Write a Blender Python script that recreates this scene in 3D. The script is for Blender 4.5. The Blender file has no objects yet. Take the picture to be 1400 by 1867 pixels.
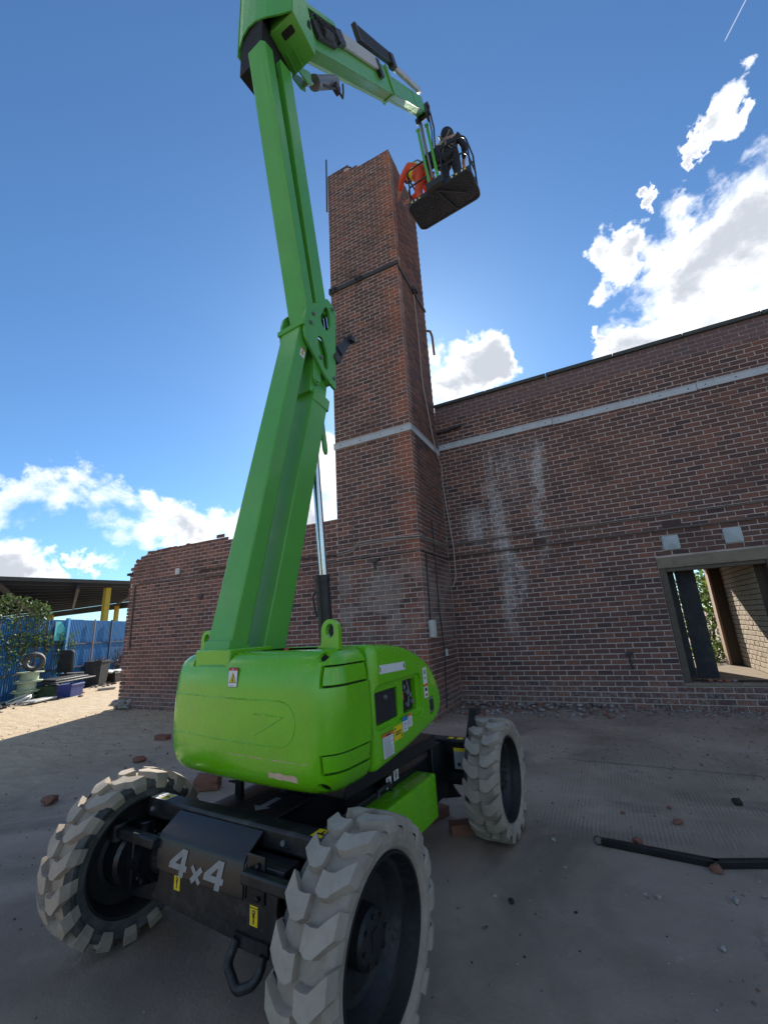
import bpy, bmesh, math, random
from mathutils import Vector, Matrix, noise as mnoise
random.seed(7)
R = math.radians
SC = bpy.context.scene
COL = SC.collection

# ------------------------------------------------------------------ camera
cam_d = bpy.data.cameras.new('camera')
cam = bpy.data.objects.new('camera', cam_d); COL.objects.link(cam)
CF = Vector((-0.42214616, 0.86804969, 0.26130893))
CR = Vector((0.89112034, 0.45027638, -0.05617582))
CU = CR.cross(CF)
cam.matrix_world = Matrix(((CR.x, CU.x, -CF.x, 0), (CR.y, CU.y, -CF.y, 0), (CR.z, CU.z, -CF.z, 1.5), (0, 0, 0, 1)))
cam_d.sensor_fit = 'HORIZONTAL'; cam_d.sensor_width = 36.0
cam_d.lens = 36.0 * 770.075 / 1400.0
cam_d.clip_start = 0.05; cam_d.clip_end = 3000
SC.camera = cam
CAM = Vector((0, 0, 1.5))

# ------------------------------------------------------------------ light
SUN_EL, SUN_AZ = 31.0, 111.5          # azimuth counter-clockwise from +X
sdir = Vector((math.cos(R(SUN_AZ)) * math.cos(R(SUN_EL)), math.sin(R(SUN_AZ)) * math.cos(R(SUN_EL)), math.sin(R(SUN_EL))))
sun_d = bpy.data.lights.new('sun', 'SUN'); sun_d.energy = 4.5; sun_d.angle = R(0.5); sun_d.color = (1.0, 0.93, 0.82)
sun = bpy.data.objects.new('sun', sun_d); COL.objects.link(sun)
sun.rotation_euler = sdir.to_track_quat('Z', 'Y').to_euler()
SC.view_settings.view_transform = 'Standard'; SC.view_settings.look = 'None'
SC.view_settings.gamma = 1.0; SC.view_settings.use_curve_mapping = False
SC.view_settings.exposure = 1.06

class NT:
    """small node-tree helper"""
    def __init__(s, tree): s.t = tree; tree.nodes.clear()
    def n(s, typ, **k):
        x = s.t.nodes.new(typ)
        for a, b in k.items(): setattr(x, a, b)
        return x
    def link(s, a, b): s.t.links.new(a, b)
    def put(s, sock, v):
        if isinstance(v, bpy.types.NodeSocket): s.t.links.new(v, sock)
        elif v is not None: sock.default_value = v
    def math(s, op, a, b=None, clamp=False):
        x = s.n('ShaderNodeMath', operation=op); x.use_clamp = clamp
        s.put(x.inputs[0], a); s.put(x.inputs[1], b); return x.outputs[0]
    def vmath(s, op, a, b=None):
        x = s.n('ShaderNodeVectorMath', operation=op); s.put(x.inputs[0], a); s.put(x.inputs[1], b)
        return x.outputs['Value'] if op in ('DOT_PRODUCT', 'LENGTH', 'DISTANCE') else x.outputs[0]
    def mr(s, v, a, b, c=0.0, d=1.0, smooth=True):
        x = s.n('ShaderNodeMapRange'); x.interpolation_type = 'SMOOTHSTEP' if smooth else 'LINEAR'
        s.put(x.inputs[0], v)
        for i, q in enumerate((a, b, c, d)): s.put(x.inputs[i + 1], q)
        return x.outputs[0]
    def noise(s, vec, scale, detail=4.0, rough=0.55, dist=0.0):
        x = s.n('ShaderNodeTexNoise'); s.put(x.inputs['Vector'], vec)
        x.inputs['Scale'].default_value = scale; x.inputs['Detail'].default_value = detail
        x.inputs['Roughness'].default_value = rough; x.inputs['Distortion'].default_value = dist
        return x.outputs['Fac']
    def mix(s, f, a, b, mode='MIX'):
        x = s.n('ShaderNodeMix', data_type='RGBA', blend_type=mode)
        s.put(x.inputs[0], f); s.put(x.inputs[6], a); s.put(x.inputs[7], b); return x.outputs[2]
    def ramp(s, f, stops):
        x = s.n('ShaderNodeValToRGB'); s.put(x.inputs[0], f); e = x.color_ramp.elements
        while len(e) < len(stops): e.new(0.5)
        for q, (p, c) in zip(e, stops): q.position = p; q.color = c
        return x.outputs[0]

def c4(r, g=None, b=None): return (r, r, r, 1) if g is None else (r, g, b, 1)

# ------------------------------------------------------------------ sky
W = bpy.data.worlds.new('World'); SC.world = W; W.use_nodes = True
w = NT(W.node_tree)
out = w.n('ShaderNodeOutputWorld'); bg = w.n('ShaderNodeBackground'); bg.inputs[1].default_value = 0.085
w.link(bg.outputs[0], out.inputs[0])
sky = w.n('ShaderNodeTexSky', sky_type='NISHITA'); sky.sun_disc = False
sky.sun_elevation = R(SUN_EL); sky.sun_rotation = math.atan2(sdir.x, sdir.y)
sky.air_density = 1.0; sky.dust_density = 0.25; sky.ozone_density = 2.5; sky.altitude = 0
tc = w.n('ShaderNodeTexCoord'); D = w.vmath('NORMALIZE', tc.outputs['Generated'])
n1 = w.noise(w.vmath('MULTIPLY', D, (1, 1, 1.5)), 5.0, 12.0, 0.58, 0.25)
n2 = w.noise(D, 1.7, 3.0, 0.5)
def wn(scale, detail):
    x = w.n('ShaderNodeTexNoise'); x.inputs['Scale'].default_value = scale; x.inputs['Detail'].default_value = detail; x.inputs['Roughness'].default_value = 0.6; w.link(D, x.inputs['Vector']); return x.outputs['Color']
warp = w.vmath('ADD', w.vmath('MULTIPLY', w.vmath('SUBTRACT', wn(6.0, 3), (.5, .5, .5)), (.22, .22, .16)), w.vmath('MULTIPLY', w.vmath('SUBTRACT', wn(22.0, 6), (.5, .5, .5)), (.13, .13, .10)))
DW = w.vmath('NORMALIZE', w.vmath('ADD', D, warp))
def blob(px, py, r):      # a cloud bank around a direction of the sky
    d = (CF + CR * ((px - 700) / 770.0) - CU * ((py - 933.5) / 770.0)).normalized()
    return w.mr(w.vmath('DOT_PRODUCT', DW, tuple(d)), math.cos(r * 1.25), math.cos(r * .2))
BL = [(1350, 430, .13), (1260, 500, .11), (1400, 560, .20), (1400, 350, .06), (1370, 140, .034), (1335, 190, .034), (1300, 215, .02), (1570, 440, .18), (1150, 625, .045), (1110, 600, .02), (1170, 360, .02),
      (880, 650, .075), (815, 705, .09), (600, 880, .13), (700, 860, .10), (110, 912, .085), (200, 935, .085), (280, 940, .085), (350, 955, .075), (410, 968, .06), (30, 905, .07), (30, 1045, .055), (90, 1050, .045), (-40, 1035, .09),
      (165, 1022, .025), (205, 1020, .025), (-120, 900, .12), (1130, 470, .05), (1280, 610, .16)]
acc = None
for b in BL:
    v = blob(*b); acc = v if acc is None else w.math('MAXIMUM', acc, v)
# unseen cumulus outside the view, cover raised for neutral fill light; clear patch within it
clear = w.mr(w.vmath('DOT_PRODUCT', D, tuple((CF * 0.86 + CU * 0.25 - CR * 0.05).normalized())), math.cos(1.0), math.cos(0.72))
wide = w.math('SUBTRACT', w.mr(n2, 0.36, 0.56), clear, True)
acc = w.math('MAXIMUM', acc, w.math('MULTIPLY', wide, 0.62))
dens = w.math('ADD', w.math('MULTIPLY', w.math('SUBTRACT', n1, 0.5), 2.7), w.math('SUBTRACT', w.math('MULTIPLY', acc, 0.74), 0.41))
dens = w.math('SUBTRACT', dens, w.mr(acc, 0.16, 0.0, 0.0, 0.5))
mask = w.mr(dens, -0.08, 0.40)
n3 = w.noise(w.vmath('ADD', D, (0.02, -0.01, 0.05)), 9.0, 8.0, 0.6)
thick = w.mr(w.math('ADD', dens, w.math('MULTIPLY', w.math('SUBTRACT', n3, 0.5), 1.3)), 0.05, 0.70)
ccol = w.ramp(thick, [(0.0, c4(8.6, 8.7, 8.9)), (0.4, c4(7.4, 7.45, 7.6)), (1.0, c4(3.7, 3.95, 4.4))])
skyc = w.mix(1.0, sky.outputs[0], c4(0.52, 0.75, 0.92), 'MULTIPLY')
# vapour trail: a thin streak along a great circle
ta = (CF + CR * ((1364 - 700) / 770.0) - CU * ((-10 - 933.5) / 770.0)).normalized(); tb = (CF + CR * ((1320 - 700) / 770.0) - CU * ((76 - 933.5) / 770.0)).normalized()
tn = ta.cross(tb).normalized(); tm = (ta + tb).normalized()
trail = w.math('MULTIPLY', w.mr(w.math('ABSOLUTE', w.vmath('DOT_PRODUCT', D, tuple(tn))), 0.0011, 0.0002), w.mr(w.vmath('DOT_PRODUCT', D, tuple(tm)), math.cos(ta.angle(tb) * .52), math.cos(ta.angle(tb) * .40)))
mask = w.math('MAXIMUM', mask, w.math('MULTIPLY', trail, 0.32))
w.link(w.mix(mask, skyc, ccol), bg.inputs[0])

# ------------------------------------------------------------------ materials
def mat(name): m = bpy.data.materials.new(name); m.use_nodes = True; return m, NT(m.node_tree)
def finish(t, col, rough, bump=None, bstr=0.3, bdist=0.01, metal=0.0, coat=0.0, spec=0.5, trans=None):
    o = t.n('ShaderNodeOutputMaterial'); p = t.n('ShaderNodeBsdfPrincipled')
    t.put(p.inputs['Base Color'], col); t.put(p.inputs['Roughness'], rough); t.put(p.inputs['Metallic'], metal)
    p.inputs['Coat Weight'].default_value = coat; p.inputs['Coat Roughness'].default_value = 0.08
    p.inputs['Specular IOR Level'].default_value = spec
    if bump is not None:
        b = t.n('ShaderNodeBump'); b.inputs['Strength'].default_value = bstr; b.inputs['Distance'].default_value = bdist
        t.put(b.inputs['Height'], bump); t.link(b.outputs[0], p.inputs['Normal'])
    t.link(p.outputs[0], o.inputs[0]); return p
def pos(t): return t.n('ShaderNodeNewGeometry').outputs['Position']
def obc(t): return t.n('ShaderNodeTexCoord').outputs['Object']

def paint(name, col, rough=0.3, coat=0.0, dirt=0.25, dcol=(0.22, 0.19, 0.15), scale=6.0, metal=0.0, bump=0.05, spec=0.5):
    m, t = mat(name); P = obc(t)
    a = t.noise(P, scale, 6, 0.6); b = t.noise(P, scale * 7, 4, 0.6)
    f = t.math('MULTIPLY', t.mr(t.math('ADD', t.math('MULTIPLY', a, 0.7), t.math('MULTIPLY', b, 0.3)), 0.45, 0.75), dirt)
    base = t.mix(t.mr(a, 0.3, 0.7, 0, 0.35), c4(*col), c4(*[c * 0.8 for c in col]))
    ch = t.noise(t.vmath('MULTIPLY', P, (1, 1, 0.45)), scale * 8, 6, 0.75)
    base = t.mix(t.math('MULTIPLY', t.mr(ch, 0.66, 0.72), min(1, dirt * 2.2)), base, c4(*[min(.6, q * 1.25 + .02) for q in dcol]))
    finish(t, t.mix(f, base, c4(*dcol)), t.mr(b, 0.3, 0.8, rough * 0.85, min(1, rough * 1.5)), b, bump, 0.004, metal, coat, spec)
    return m
M = {}
M['green'] = paint('lime_green_paint', (0.135, 0.47, 0.004), 0.24, 0.35, 0.12, (0.2, 0.25, 0.1))
M['green_boom'] = paint('green_boom_paint', (0.085, 0.37, 0.042), 0.34, 0.2, 0.14, (0.16, 0.24, 0.12))
M['black'] = paint('black_chassis_paint', (0.006, 0.0068, 0.009), 0.33, 0.1, 0.10, (0.10, 0.10, 0.10), 9.0)
M['blackdirt'] = paint('dusty_black_paint', (0.007, 0.0075, 0.009), 0.45, 0.0, 0.55, (0.075, 0.072, 0.07), 14.0)
M['plastic'] = paint('black_plastic', (0.016, 0.017, 0.02), 0.45, 0.0, 0.1)
M['gridsteel'] = paint('grey_black_grid', (0.020, 0.032, 0.056), 0.5, 0.0, 0.2)
M['rimblack'] = paint('matt_black_rim', (0.008, 0.0085, 0.010), 0.55, 0.0, 0.2, (.05, .048, .045))
M['navy'] = paint('navy_black_plastic', (0.007, 0.012, 0.024), 0.5, 0.0, 0.1, (.02, .03, .05))
M['gap'] = paint('dark_gap', (0.006, 0.007, 0.007), 0.8, 0.0, 0.0)
M['steel'] = paint('bright_steel', (0.62, 0.63, 0.65), 0.16, 0, 0.05, (.3, .3, .3), 5, 1.0)
M['grey_steel'] = paint('grey_steel', (0.16, 0.165, 0.18), 0.4, 0, 0.3)
M['silver'] = paint('dull_aluminium', (0.50, 0.49, 0.46), 0.5, 0, 0.25, (.2, .2, .18), 8, 0.3)
M['rubber'] = None
M['white'] = paint('white_label', (0.70, 0.70, 0.69), 0.5, 0, 0.15)
M['cream'] = paint('cream_plastic', (0.62, 0.62, 0.57), 0.5, 0, 0.3)
M['yellow'] = paint('yellow_label', (0.78, 0.56, 0.01), 0.5, 0, 0.1)
M['orange'] = paint('orange_label', (0.70, 0.17, 0.03), 0.5, 0, 0.1)
M['red'] = paint('red_label', (0.45, 0.03, 0.03), 0.5, 0, 0.1)
M['blue_lab'] = paint('blue_label', (0.03, 0.17, 0.42), 0.5, 0, 0.1)
M['ink'] = paint('ink', (0.02, 0.02, 0.02), 0.6, 0, 0.0)
M['greyink'] = paint('grey_print', (0.33, 0.33, 0.33), 0.6, 0, 0.0)
M['paleletter'] = paint('pale_stencil_paint', (0.30, 0.295, 0.285), 0.55, 0, 0.6, (.2, .19, .18), 20)
M['scrape'] = paint('scraped_paint', (0.62, 0.46, 0.33), 0.8, 0, 0.5, (.45, .12, .06), 25)
M['line'] = paint('embossed_line', (0.045, 0.20, 0.008), 0.4, 0, 0.0)

def tyre_mat():
    m, t = mat('grey_dusty_rubber'); P = obc(t)
    a = t.noise(P, 9, 6, 0.65); b = t.noise(P, 60, 4, 0.6)
    col = t.mix(t.mr(a, 0.3, 0.7), c4(0.25, 0.21, 0.168), c4(0.34, 0.288, 0.23))
    col = t.mix(t.mr(b, 0.62, 0.8, 0, 0.5), col, c4(0.14, 0.135, 0.13))
    finish(t, col, 0.85, b, 0.35, 0.004); return m
M['rubber'] = tyre_mat()
def tyre_top():  # worn dusty tops, painted lighter than the flanks to stand for valley shade
    m, t = mat('worn_lightened_tread_face'); P = obc(t); a = t.noise(P, 9, 6, 0.65); b = t.noise(P, 75, 5, 0.65)
    col = t.mix(t.mr(a, 0.3, 0.7), c4(0.30, 0.255, 0.205), c4(0.385, 0.33, 0.268)); col = t.mix(t.mr(b, 0.58, 0.75, 0, 0.55), col, c4(0.18, 0.15, 0.12))
    finish(t, col, 0.9, b, 0.4, 0.003); return m
M['rubbertop'] = tyre_top()
def tyre_dark():
    m, t = mat('dark_tyre_sidewall'); P = obc(t); a = t.noise(P, 12, 5, 0.6)
    finish(t, t.mix(t.mr(a, 0.35, 0.75), c4(0.035, 0.035, 0.036), c4(0.10, 0.097, 0.092)), 0.75, a, 0.2, 0.004); return m
M['rubberdark'] = tyre_dark()

def wall_stain(t, P, col, is_mortar):
    """efflorescence, soot and dirt that run over bricks and joints alike, in world space"""
    sep = t.n('ShaderNodeSeparateXYZ'); t.link(P, sep.inputs[0]); x, y, z = sep.outputs
    sc = t.vmath('MULTIPLY', P, (1, 1, 0.13))
    streak = t.noise(sc, 5.0, 6, 0.7)
    fine = t.noise(P, 22.0, 5, 0.7)
    rightwall = t.math('GREATER_THAN', y, 8.2)
    def gx(c, s): return t.mr(t.math('ABSOLUTE', t.math('SUBTRACT', x, c)), s, s * 0.15)
    wob = t.math('MULTIPLY', t.math('SUBTRACT', t.noise(P, 1.5, 3, 0.6), 0.5), 0.9)
    def gw(c, s_): return t.mr(t.math('ABSOLUTE', t.math('SUBTRACT', t.math('ADD', x, wob), c)), s_, s_ * 0.1)
    colm = t.math('MAXIMUM', gw(-1.50, .26), t.math('MULTIPLY', gw(-0.72, .20), t.mr(z, 2.2, 3.0)))
    colm = t.math('MAXIMUM', colm, t.math('MULTIPLY', gx(-1.1, .75), t.math('MULTIPLY', t.mr(z, 3.2, 4.9), 0.55)))
    colm = t.math('MAXIMUM', colm, t.math('MULTIPLY', gx(-1.95, .45), t.mr(t.math('ABSOLUTE', t.math('SUBTRACT', z, 3.35)), .5, .15)))
    band = t.math('MULTIPLY', t.mr(z, 0.6, 2.2), t.mr(z, 5.15, 4.5))
    eff = t.math('MULTIPLY', t.math('MULTIPLY', colm, band), t.mr(t.math('ADD', t.math('MULTIPLY', streak, .45), t.math('MULTIPLY', fine, .55)), 0.40, 0.56))
    eff = t.math('MULTIPLY', eff, rightwall)
    col = t.mix(t.math('MULTIPLY', eff, 0.45 if not is_mortar else 0.9), col, c4(0.62, 0.59, 0.57))
    base = t.math('MULTIPLY', t.mr(z, 0.62, 0.15), t.mr(fine, 0.45, 0.62))
    col = t.mix(t.math('MULTIPLY', base, 0.65), col, c4(0.27, 0.245, 0.22))
    soot = t.math('MULTIPLY', t.mr(t.noise(P, 1.1, 5, 0.6), 0.5, 0.7), t.mr(z, 0.8, 2.4, 0.4, 0.8))
    col = t.mix(t.math('MULTIPLY', soot, 0.5), col, c4(0.045, 0.036, 0.036))
    par = t.math('MULTIPLY', t.mr(z, 5.72, 5.85), t.math('MULTIPLY', rightwall, t.mr(fine, 0.3, 0.5)))
    col = t.mix(t.math('MULTIPLY', par, 0.6), col, c4(0.17, 0.12, 0.125))
    return col, streak, fine

def brick_mat(name, dark, mid, red, redness=0.5, pale=False):
    m, t = mat(name); P = pos(t)
    at = t.n('ShaderNodeAttribute', attribute_name='tone', attribute_type='GEOMETRY').outputs['Fac']
    oi = t.n('ShaderNodeObjectInfo').outputs['Random']
    tone = t.math('FRACT', t.math('ADD', at, t.math('MULTIPLY', oi, 7.31)))
    col = t.ramp(tone, [(0.0, c4(*dark)), (0.3, c4(*mid)), (0.62, c4(*[(a * .6 + b * .4) for a, b in zip(mid, dark)])), (0.85, c4(*[(a + b) / 2 for a, b in zip(mid, red)])), (1.0, c4(*red))])
    big = t.noise(P, 0.55, 3, 0.5)
    col = t.mix(t.mr(big, 0.52, 0.75, 0, redness), col, c4(*red))
    fn = t.noise(P, 55, 5, 0.7)
    if 'chimney' in name:       # redder bricks along the outer corner, pale weathered courses low down
        sep = t.n('ShaderNodeSeparateXYZ'); t.link(P, sep.inputs[0]); n0 = t.noise(P, 2.2, 4, 0.6)
        edge = t.math('MULTIPLY', t.mr(sep.outputs[0], -3.15, -2.68), t.mr(sep.outputs[1], 6.9, 6.75))
        col = t.mix(t.math('MULTIPLY', edge, t.mr(n0, 0.38, 0.56)), col, c4(0.36, 0.125, 0.07))
        pal = t.math('MULTIPLY', t.math('MULTIPLY', t.mr(sep.outputs[2], 1.0, 1.7), t.mr(sep.outputs[2], 2.75, 2.3)), t.mr(n0, 0.40, 0.58))
        col = t.mix(t.math('MULTIPLY', pal, 0.6), col, c4(0.33, 0.285, 0.245))
    col = t.mix(t.mr(fn, 0.35, 0.7, 0, 0.45), col, c4(*[c * 0.55 for c in mid]))
    sm = t.noise(P, 13, 5, 0.75)          # mortar smears and crumbled faces
    col = t.mix(t.mr(sm, 0.60, 0.70, 0, 0.55), col, c4(0.30, 0.24, 0.21)); col = t.mix(t.mr(sm, 0.40, 0.30, 0, 0.5), col, c4(0.05, 0.037, 0.036))
    if not pale: col, s, f = wall_stain(t, P, col, False)
    finish(t, col, 0.9, t.math('ADD', fn, t.math('MULTIPLY', sm, 1.5)), 0.6, 0.006, spec=0.25); return m
M['brick'] = brick_mat('dark_red_brick', (0.072, 0.050, 0.051), (0.165, 0.088, 0.071), (0.25, 0.112, 0.078), 0.35)
M['brick_chim'] = brick_mat('chimney_brick', (0.078, 0.054, 0.055), (0.165, 0.089, 0.073), (0.26, 0.112, 0.078), 0.4)
M['brick_low'] = brick_mat('red_brick', (0.082, 0.052, 0.051), (0.20, 0.096, 0.076), (0.30, 0.125, 0.086), 0.5)
M['brick_pale'] = brick_mat('pale_painted_brick', (0.42, 0.35, 0.26), (0.50, 0.42, 0.32), (0.48, 0.36, 0.26), 0.2, True)
def mortar_mat(name, c, pale=False):
    m, t = mat(name); P = pos(t); fn = t.noise(P, 70, 4, 0.7)
    col = t.mix(fn, c4(*c), c4(*[q * 0.72 for q in c]))
    if not pale: col, s, f = wall_stain(t, P, col, True)
    finish(t, col, 0.95, fn, 0.5, 0.006, spec=0.2); return m
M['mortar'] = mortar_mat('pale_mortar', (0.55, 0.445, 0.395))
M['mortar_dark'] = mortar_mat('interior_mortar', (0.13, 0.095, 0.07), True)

def ground_mat():
    m, t = mat('dusty_concrete'); P = pos(t)
    sep = t.n('ShaderNodeSeparateXYZ'); t.link(P, sep.inputs[0]); x, y, z = sep.outputs
    a = t.noise(P, 0.9, 8, 0.62, 0.3); b = t.noise(P, 7, 8, 0.65, 0.2); c = t.noise(P, 90, 5, 0.7)
    col = t.ramp(a, [(0.25, c4(0.225, 0.170, 0.127)), (0.5, c4(0.325, 0.254, 0.193)), (0.72, c4(0.42, 0.333, 0.256))])
    col = t.mix(t.mr(b, 0.55, 0.72, 0, 0.5), col, c4(0.36, 0.285, 0.225))
    col = t.mix(t.mr(c, 0.6, 0.72, 0, 0.35), col, c4(0.10, 0.09, 0.085))
    tr = t.noise(t.vmath('MULTIPLY', P, (0.35, 2.2, 1)), 1.6, 6, 0.65, 0.6)
    col = t.mix(t.mr(tr, 0.56, 0.70, 0, 0.55), col, c4(0.385, 0.31, 0.25))
    dk = t.noise(P, 0.6, 5, 0.6, 0.8); col = t.mix(t.mr(dk, 0.49, 0.63, 0, 0.6), col, c4(0.15, 0.118, 0.093))
    sp = t.noise(P, 33, 3, 0.5); col = t.mix(t.mr(sp, 0.70, 0.76, 0, 0.6), col, c4(0.10, 0.075, 0.06))
    jl = t.math('ADD', y, t.math('ADD', t.math('MULTIPLY', x, 0.06), t.math('MULTIPLY', t.math('SUBTRACT', b, 0.5), 0.10)))
    joint = t.math('MULTIPLY', t.mr(t.math('ABSOLUTE', t.math('SUBTRACT', jl, 5.40)), 0.035, 0.008), t.mr(x, -0.9, -0.4))
    joint = t.math('MAXIMUM', joint, t.math('MULTIPLY', t.mr(t.math('ABSOLUTE', t.math('SUBTRACT', t.math('ADD', x, t.math('MULTIPLY', t.math('SUBTRACT', b, 0.5), 0.2)), 0.42)), 0.03, 0.006), t.mr(y, 3.2, 2.6)))
    col = t.mix(t.math('MULTIPLY', joint, 0.6), col, c4(0.12, 0.10, 0.085))
    sc1 = t.noise(t.vmath('MULTIPLY', P, (1.6, 0.5, 1)), 3.2, 9, 0.75, 1.2); col = t.mix(t.mr(sc1, 0.62, 0.72, 0, 0.6), col, c4(0.52, 0.45, 0.38))
    far = t.mr(t.math('ADD', x, t.math('MULTIPLY', t.math('SUBTRACT', b, .5), 2.5)), -4.2, -8.0)
    dirt = t.ramp(t.noise(t.vmath('MULTIPLY', P, (0.5, 1.6, 1)), 5, 8, 0.7), [(0.3, c4(0.36, 0.28, 0.185)), (0.7, c4(0.60, 0.475, 0.315))])
    col = t.mix(t.math('MULTIPLY', far, 0.9), col, dirt)
    # brick dust and mortar crumbs along the foot of the wall
    nearw = t.math('MULTIPLY', t.mr(y, 6.6, 8.2), t.mr(x, -3.2, -2.2))
    col = t.mix(t.math('MULTIPLY', nearw, t.mr(b, 0.4, 0.6, 0.1, 0.75)), col, c4(0.37, 0.275, 0.22))
    wv = t.n('ShaderNodeTexWave', bands_direction='X'); t.link(P, wv.inputs['Vector']); wv.inputs['Scale'].default_value = 11
    wv.inputs['Distortion'].default_value = 2.5; wv.inputs['Detail'].default_value = 3
    slab = t.math('MULTIPLY', t.mr(x, -1.0, -0.2), t.math('MULTIPLY', t.mr(y, 3.4, 4.0), t.mr(y, 6.3, 5.6)))
    ridge = t.math('MULTIPLY', t.math('MULTIPLY', wv.outputs['Fac'], t.math('MULTIPLY', slab, t.mr(t.noise(P, 2.5, 5, 0.6), 0.38, 0.62))), 0.5)
    col = t.mix(t.math('MULTIPLY', ridge, 0.5), col, c4(0.12, 0.11, 0.105))
    h = t.math('ADD', t.math('ADD', t.math('MULTIPLY', b, 0.8), t.math('MULTIPLY', c, 0.25)), ridge)
    h = t.math('ADD', h, t.math('MULTIPLY', t.math('MULTIPLY', far, t.noise(t.vmath('MULTIPLY', P, (.6, 1.5, 1)), 4, 6, .7)), 3.0))
    finish(t, col, 0.92, h, 0.6, 0.02, spec=0.25); return m
M['ground'] = ground_mat()
def stone_mat(name, a_, b_):
    m, t = mat(name); P = obc(t); oi = t.n('ShaderNodeNewGeometry').outputs['Random Per Island']
    n = t.noise(pos(t), 40, 5, 0.7)
    finish(t, t.mix(n, t.mix(oi, c4(*a_), c4(*b_)), c4(*[q * .6 for q in a_])), 0.95, n, 0.4, 0.006, spec=0.2); return m
M['gravel'] = stone_mat('mixed_rubble', (0.30, 0.26, 0.235), (0.17, 0.12, 0.10))
M['rubble'] = stone_mat('broken_brick', (0.28, 0.125, 0.085), (0.22, 0.12, 0.09))
M['rubble_orange'] = stone_mat('orange_brick_shards', (0.48, 0.17, 0.09), (0.42, 0.15, 0.09))
M['stone_pale'] = stone_mat('pale_mortar_lump', (0.42, 0.39, 0.36), (0.36, 0.33, 0.30))
M['stone_dark'] = stone_mat('dark_lump', (0.05, 0.043, 0.04), (0.06, 0.05, 0.045))
M['concrete'] = paint('weathered_concrete', (0.23, 0.185, 0.135), 0.9, 0, 0.6, (0.10, 0.082, 0.06), 7, 0, 0.3, 0.2)
M['timber_grey'] = paint('weathered_grey_timber', (0.105, 0.082, 0.06), 0.85, 0, 0.5, (0.2, 0.19, 0.18), 9, 0, 0.3, 0.2)
M['timber_dark'] = paint('dark_door_boards', (0.018, 0.018, 0.022), 0.8, 0, 0.2)
M['timber_raw'] = paint('raw_timber', (0.42, 0.27, 0.19), 0.8, 0, 0.3, (.2, .13, .1))
M['flash'] = paint('grey_metal_flashing', (0.47, 0.49, 0.51), 0.55, 0, 0.35, (0.25, 0.25, 0.24), 5)
M['capping'] = paint('dark_capping', (0.055, 0.06, 0.058), 0.8, 0, 0.4, (.1, .12, .09))
M['pipe'] = paint('dark_pipe', (0.035, 0.034, 0.037), 0.6, 0, 0.4, (0.12, 0.09, 0.08))
M['pipe_brown'] = paint('rusty_pipe', (0.10, 0.055, 0.04), 0.7, 0, 0.4)
M['conduit'] = paint('painted_conduit', (0.135, 0.105, 0.095), 0.7, 0, 0.4)
M['cable_pale'] = paint('pale_cable', (0.42, 0.38, 0.34), 0.7, 0, 0.3)
M['vent'] = paint('grey_vent_cover', (0.40, 0.44, 0.45), 0.6, 0, 0.35, (.2, .21, .2))
M['terracotta'] = paint('terracotta_air_brick', (0.085, 0.05, 0.045), 0.85, 0, 0.3)
M['fence_blue'] = paint('faded_blue_sheet', (0.018, 0.17, 0.42), 0.55, 0, 0.5, (0.06, 0.13, 0.22), 2.2)
M['fence_blue2'] = paint('light_blue_post', (0.07, 0.29, 0.60), 0.55, 0, 0.3, (0.1, 0.2, 0.3))
M['rail'] = paint('dark_rail', (0.02, 0.045, 0.10), 0.7, 0, 0.4)
M['rust'] = paint('rusty_strip', (0.24, 0.17, 0.14), 0.8, 0, 0.4)
M['yellow_post'] = paint('yellow_steel_post', (0.50, 0.36, 0.03), 0.6, 0, 0.45, (.2, .16, .05))
M['roof_sheet'] = paint('corrugated_roof_sheet', (0.24, 0.30, 0.38), 0.7, 0, 0.2, (.2, .22, .25))
M['roof_steel'] = paint('dark_roof_steel', (0.030, 0.038, 0.055), 0.7, 0, 0.2, (.06, .07, .09))
M['drum'] = paint('pale_green_drum', (0.40, 0.48, 0.33), 0.7, 0, 0.4)
M['turq'] = paint('turquoise_sheet', (0.05, 0.42, 0.46), 0.5, 0, 0.2)
M['chair'] = paint('dark_chair_fabric', (0.03, 0.033, 0.037), 0.85, 0, 0.3)
M['crate_blue'] = paint('blue_crate', (0.02, 0.035, 0.20), 0.5, 0, 0.3)
M['crate_green'] = paint('green_crate', (0.03, 0.07, 0.03), 0.6, 0, 0.3)
M['hivis_orange'] = paint('hivis_orange', (0.62, 0.075, 0.03), 0.8, 0, 0.15)
M['hivis_yellow'] = paint('hivis_yellow', (0.62, 0.68, 0.05), 0.8, 0, 0.1)
M['cloth_dark'] = paint('dark_navy_cloth', (0.012, 0.016, 0.026), 0.85, 0, 0.1)
M['skin'] = paint('skin', (0.45, 0.26, 0.19), 0.6, 0, 0.0)
M['hair'] = paint('dark_hair', (0.02, 0.015, 0.012), 0.7, 0, 0.0)
M['strap'] = paint('harness_strap', (0.16, 0.15, 0.13), 0.8, 0, 0.2)
def leaf_mat(name, a_, b_):
    m, t = mat(name); oi = t.n('ShaderNodeNewGeometry').outputs['Random Per Island']
    o = t.n('ShaderNodeOutputMaterial'); p = t.n('ShaderNodeBsdfPrincipled'); tr = t.n('ShaderNodeBsdfTranslucent'); mx = t.n('ShaderNodeMixShader')
    c = t.mix(oi, c4(*a_), c4(*b_)); t.put(p.inputs['Base Color'], c); p.inputs['Roughness'].default_value = 0.55
    t.put(tr.inputs[0], c); mx.inputs[0].default_value = 0.4
    t.link(p.outputs[0], mx.inputs[1]); t.link(tr.outputs[0], mx.inputs[2]); t.link(mx.outputs[0], o.inputs[0]); return m
M['ivy'] = leaf_mat('ivy_leaf', (0.035, 0.085, 0.018), (0.09, 0.14, 0.035))
M['leaf'] = leaf_mat('bright_leaf', (0.07, 0.14, 0.025), (0.20, 0.26, 0.05))
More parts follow.
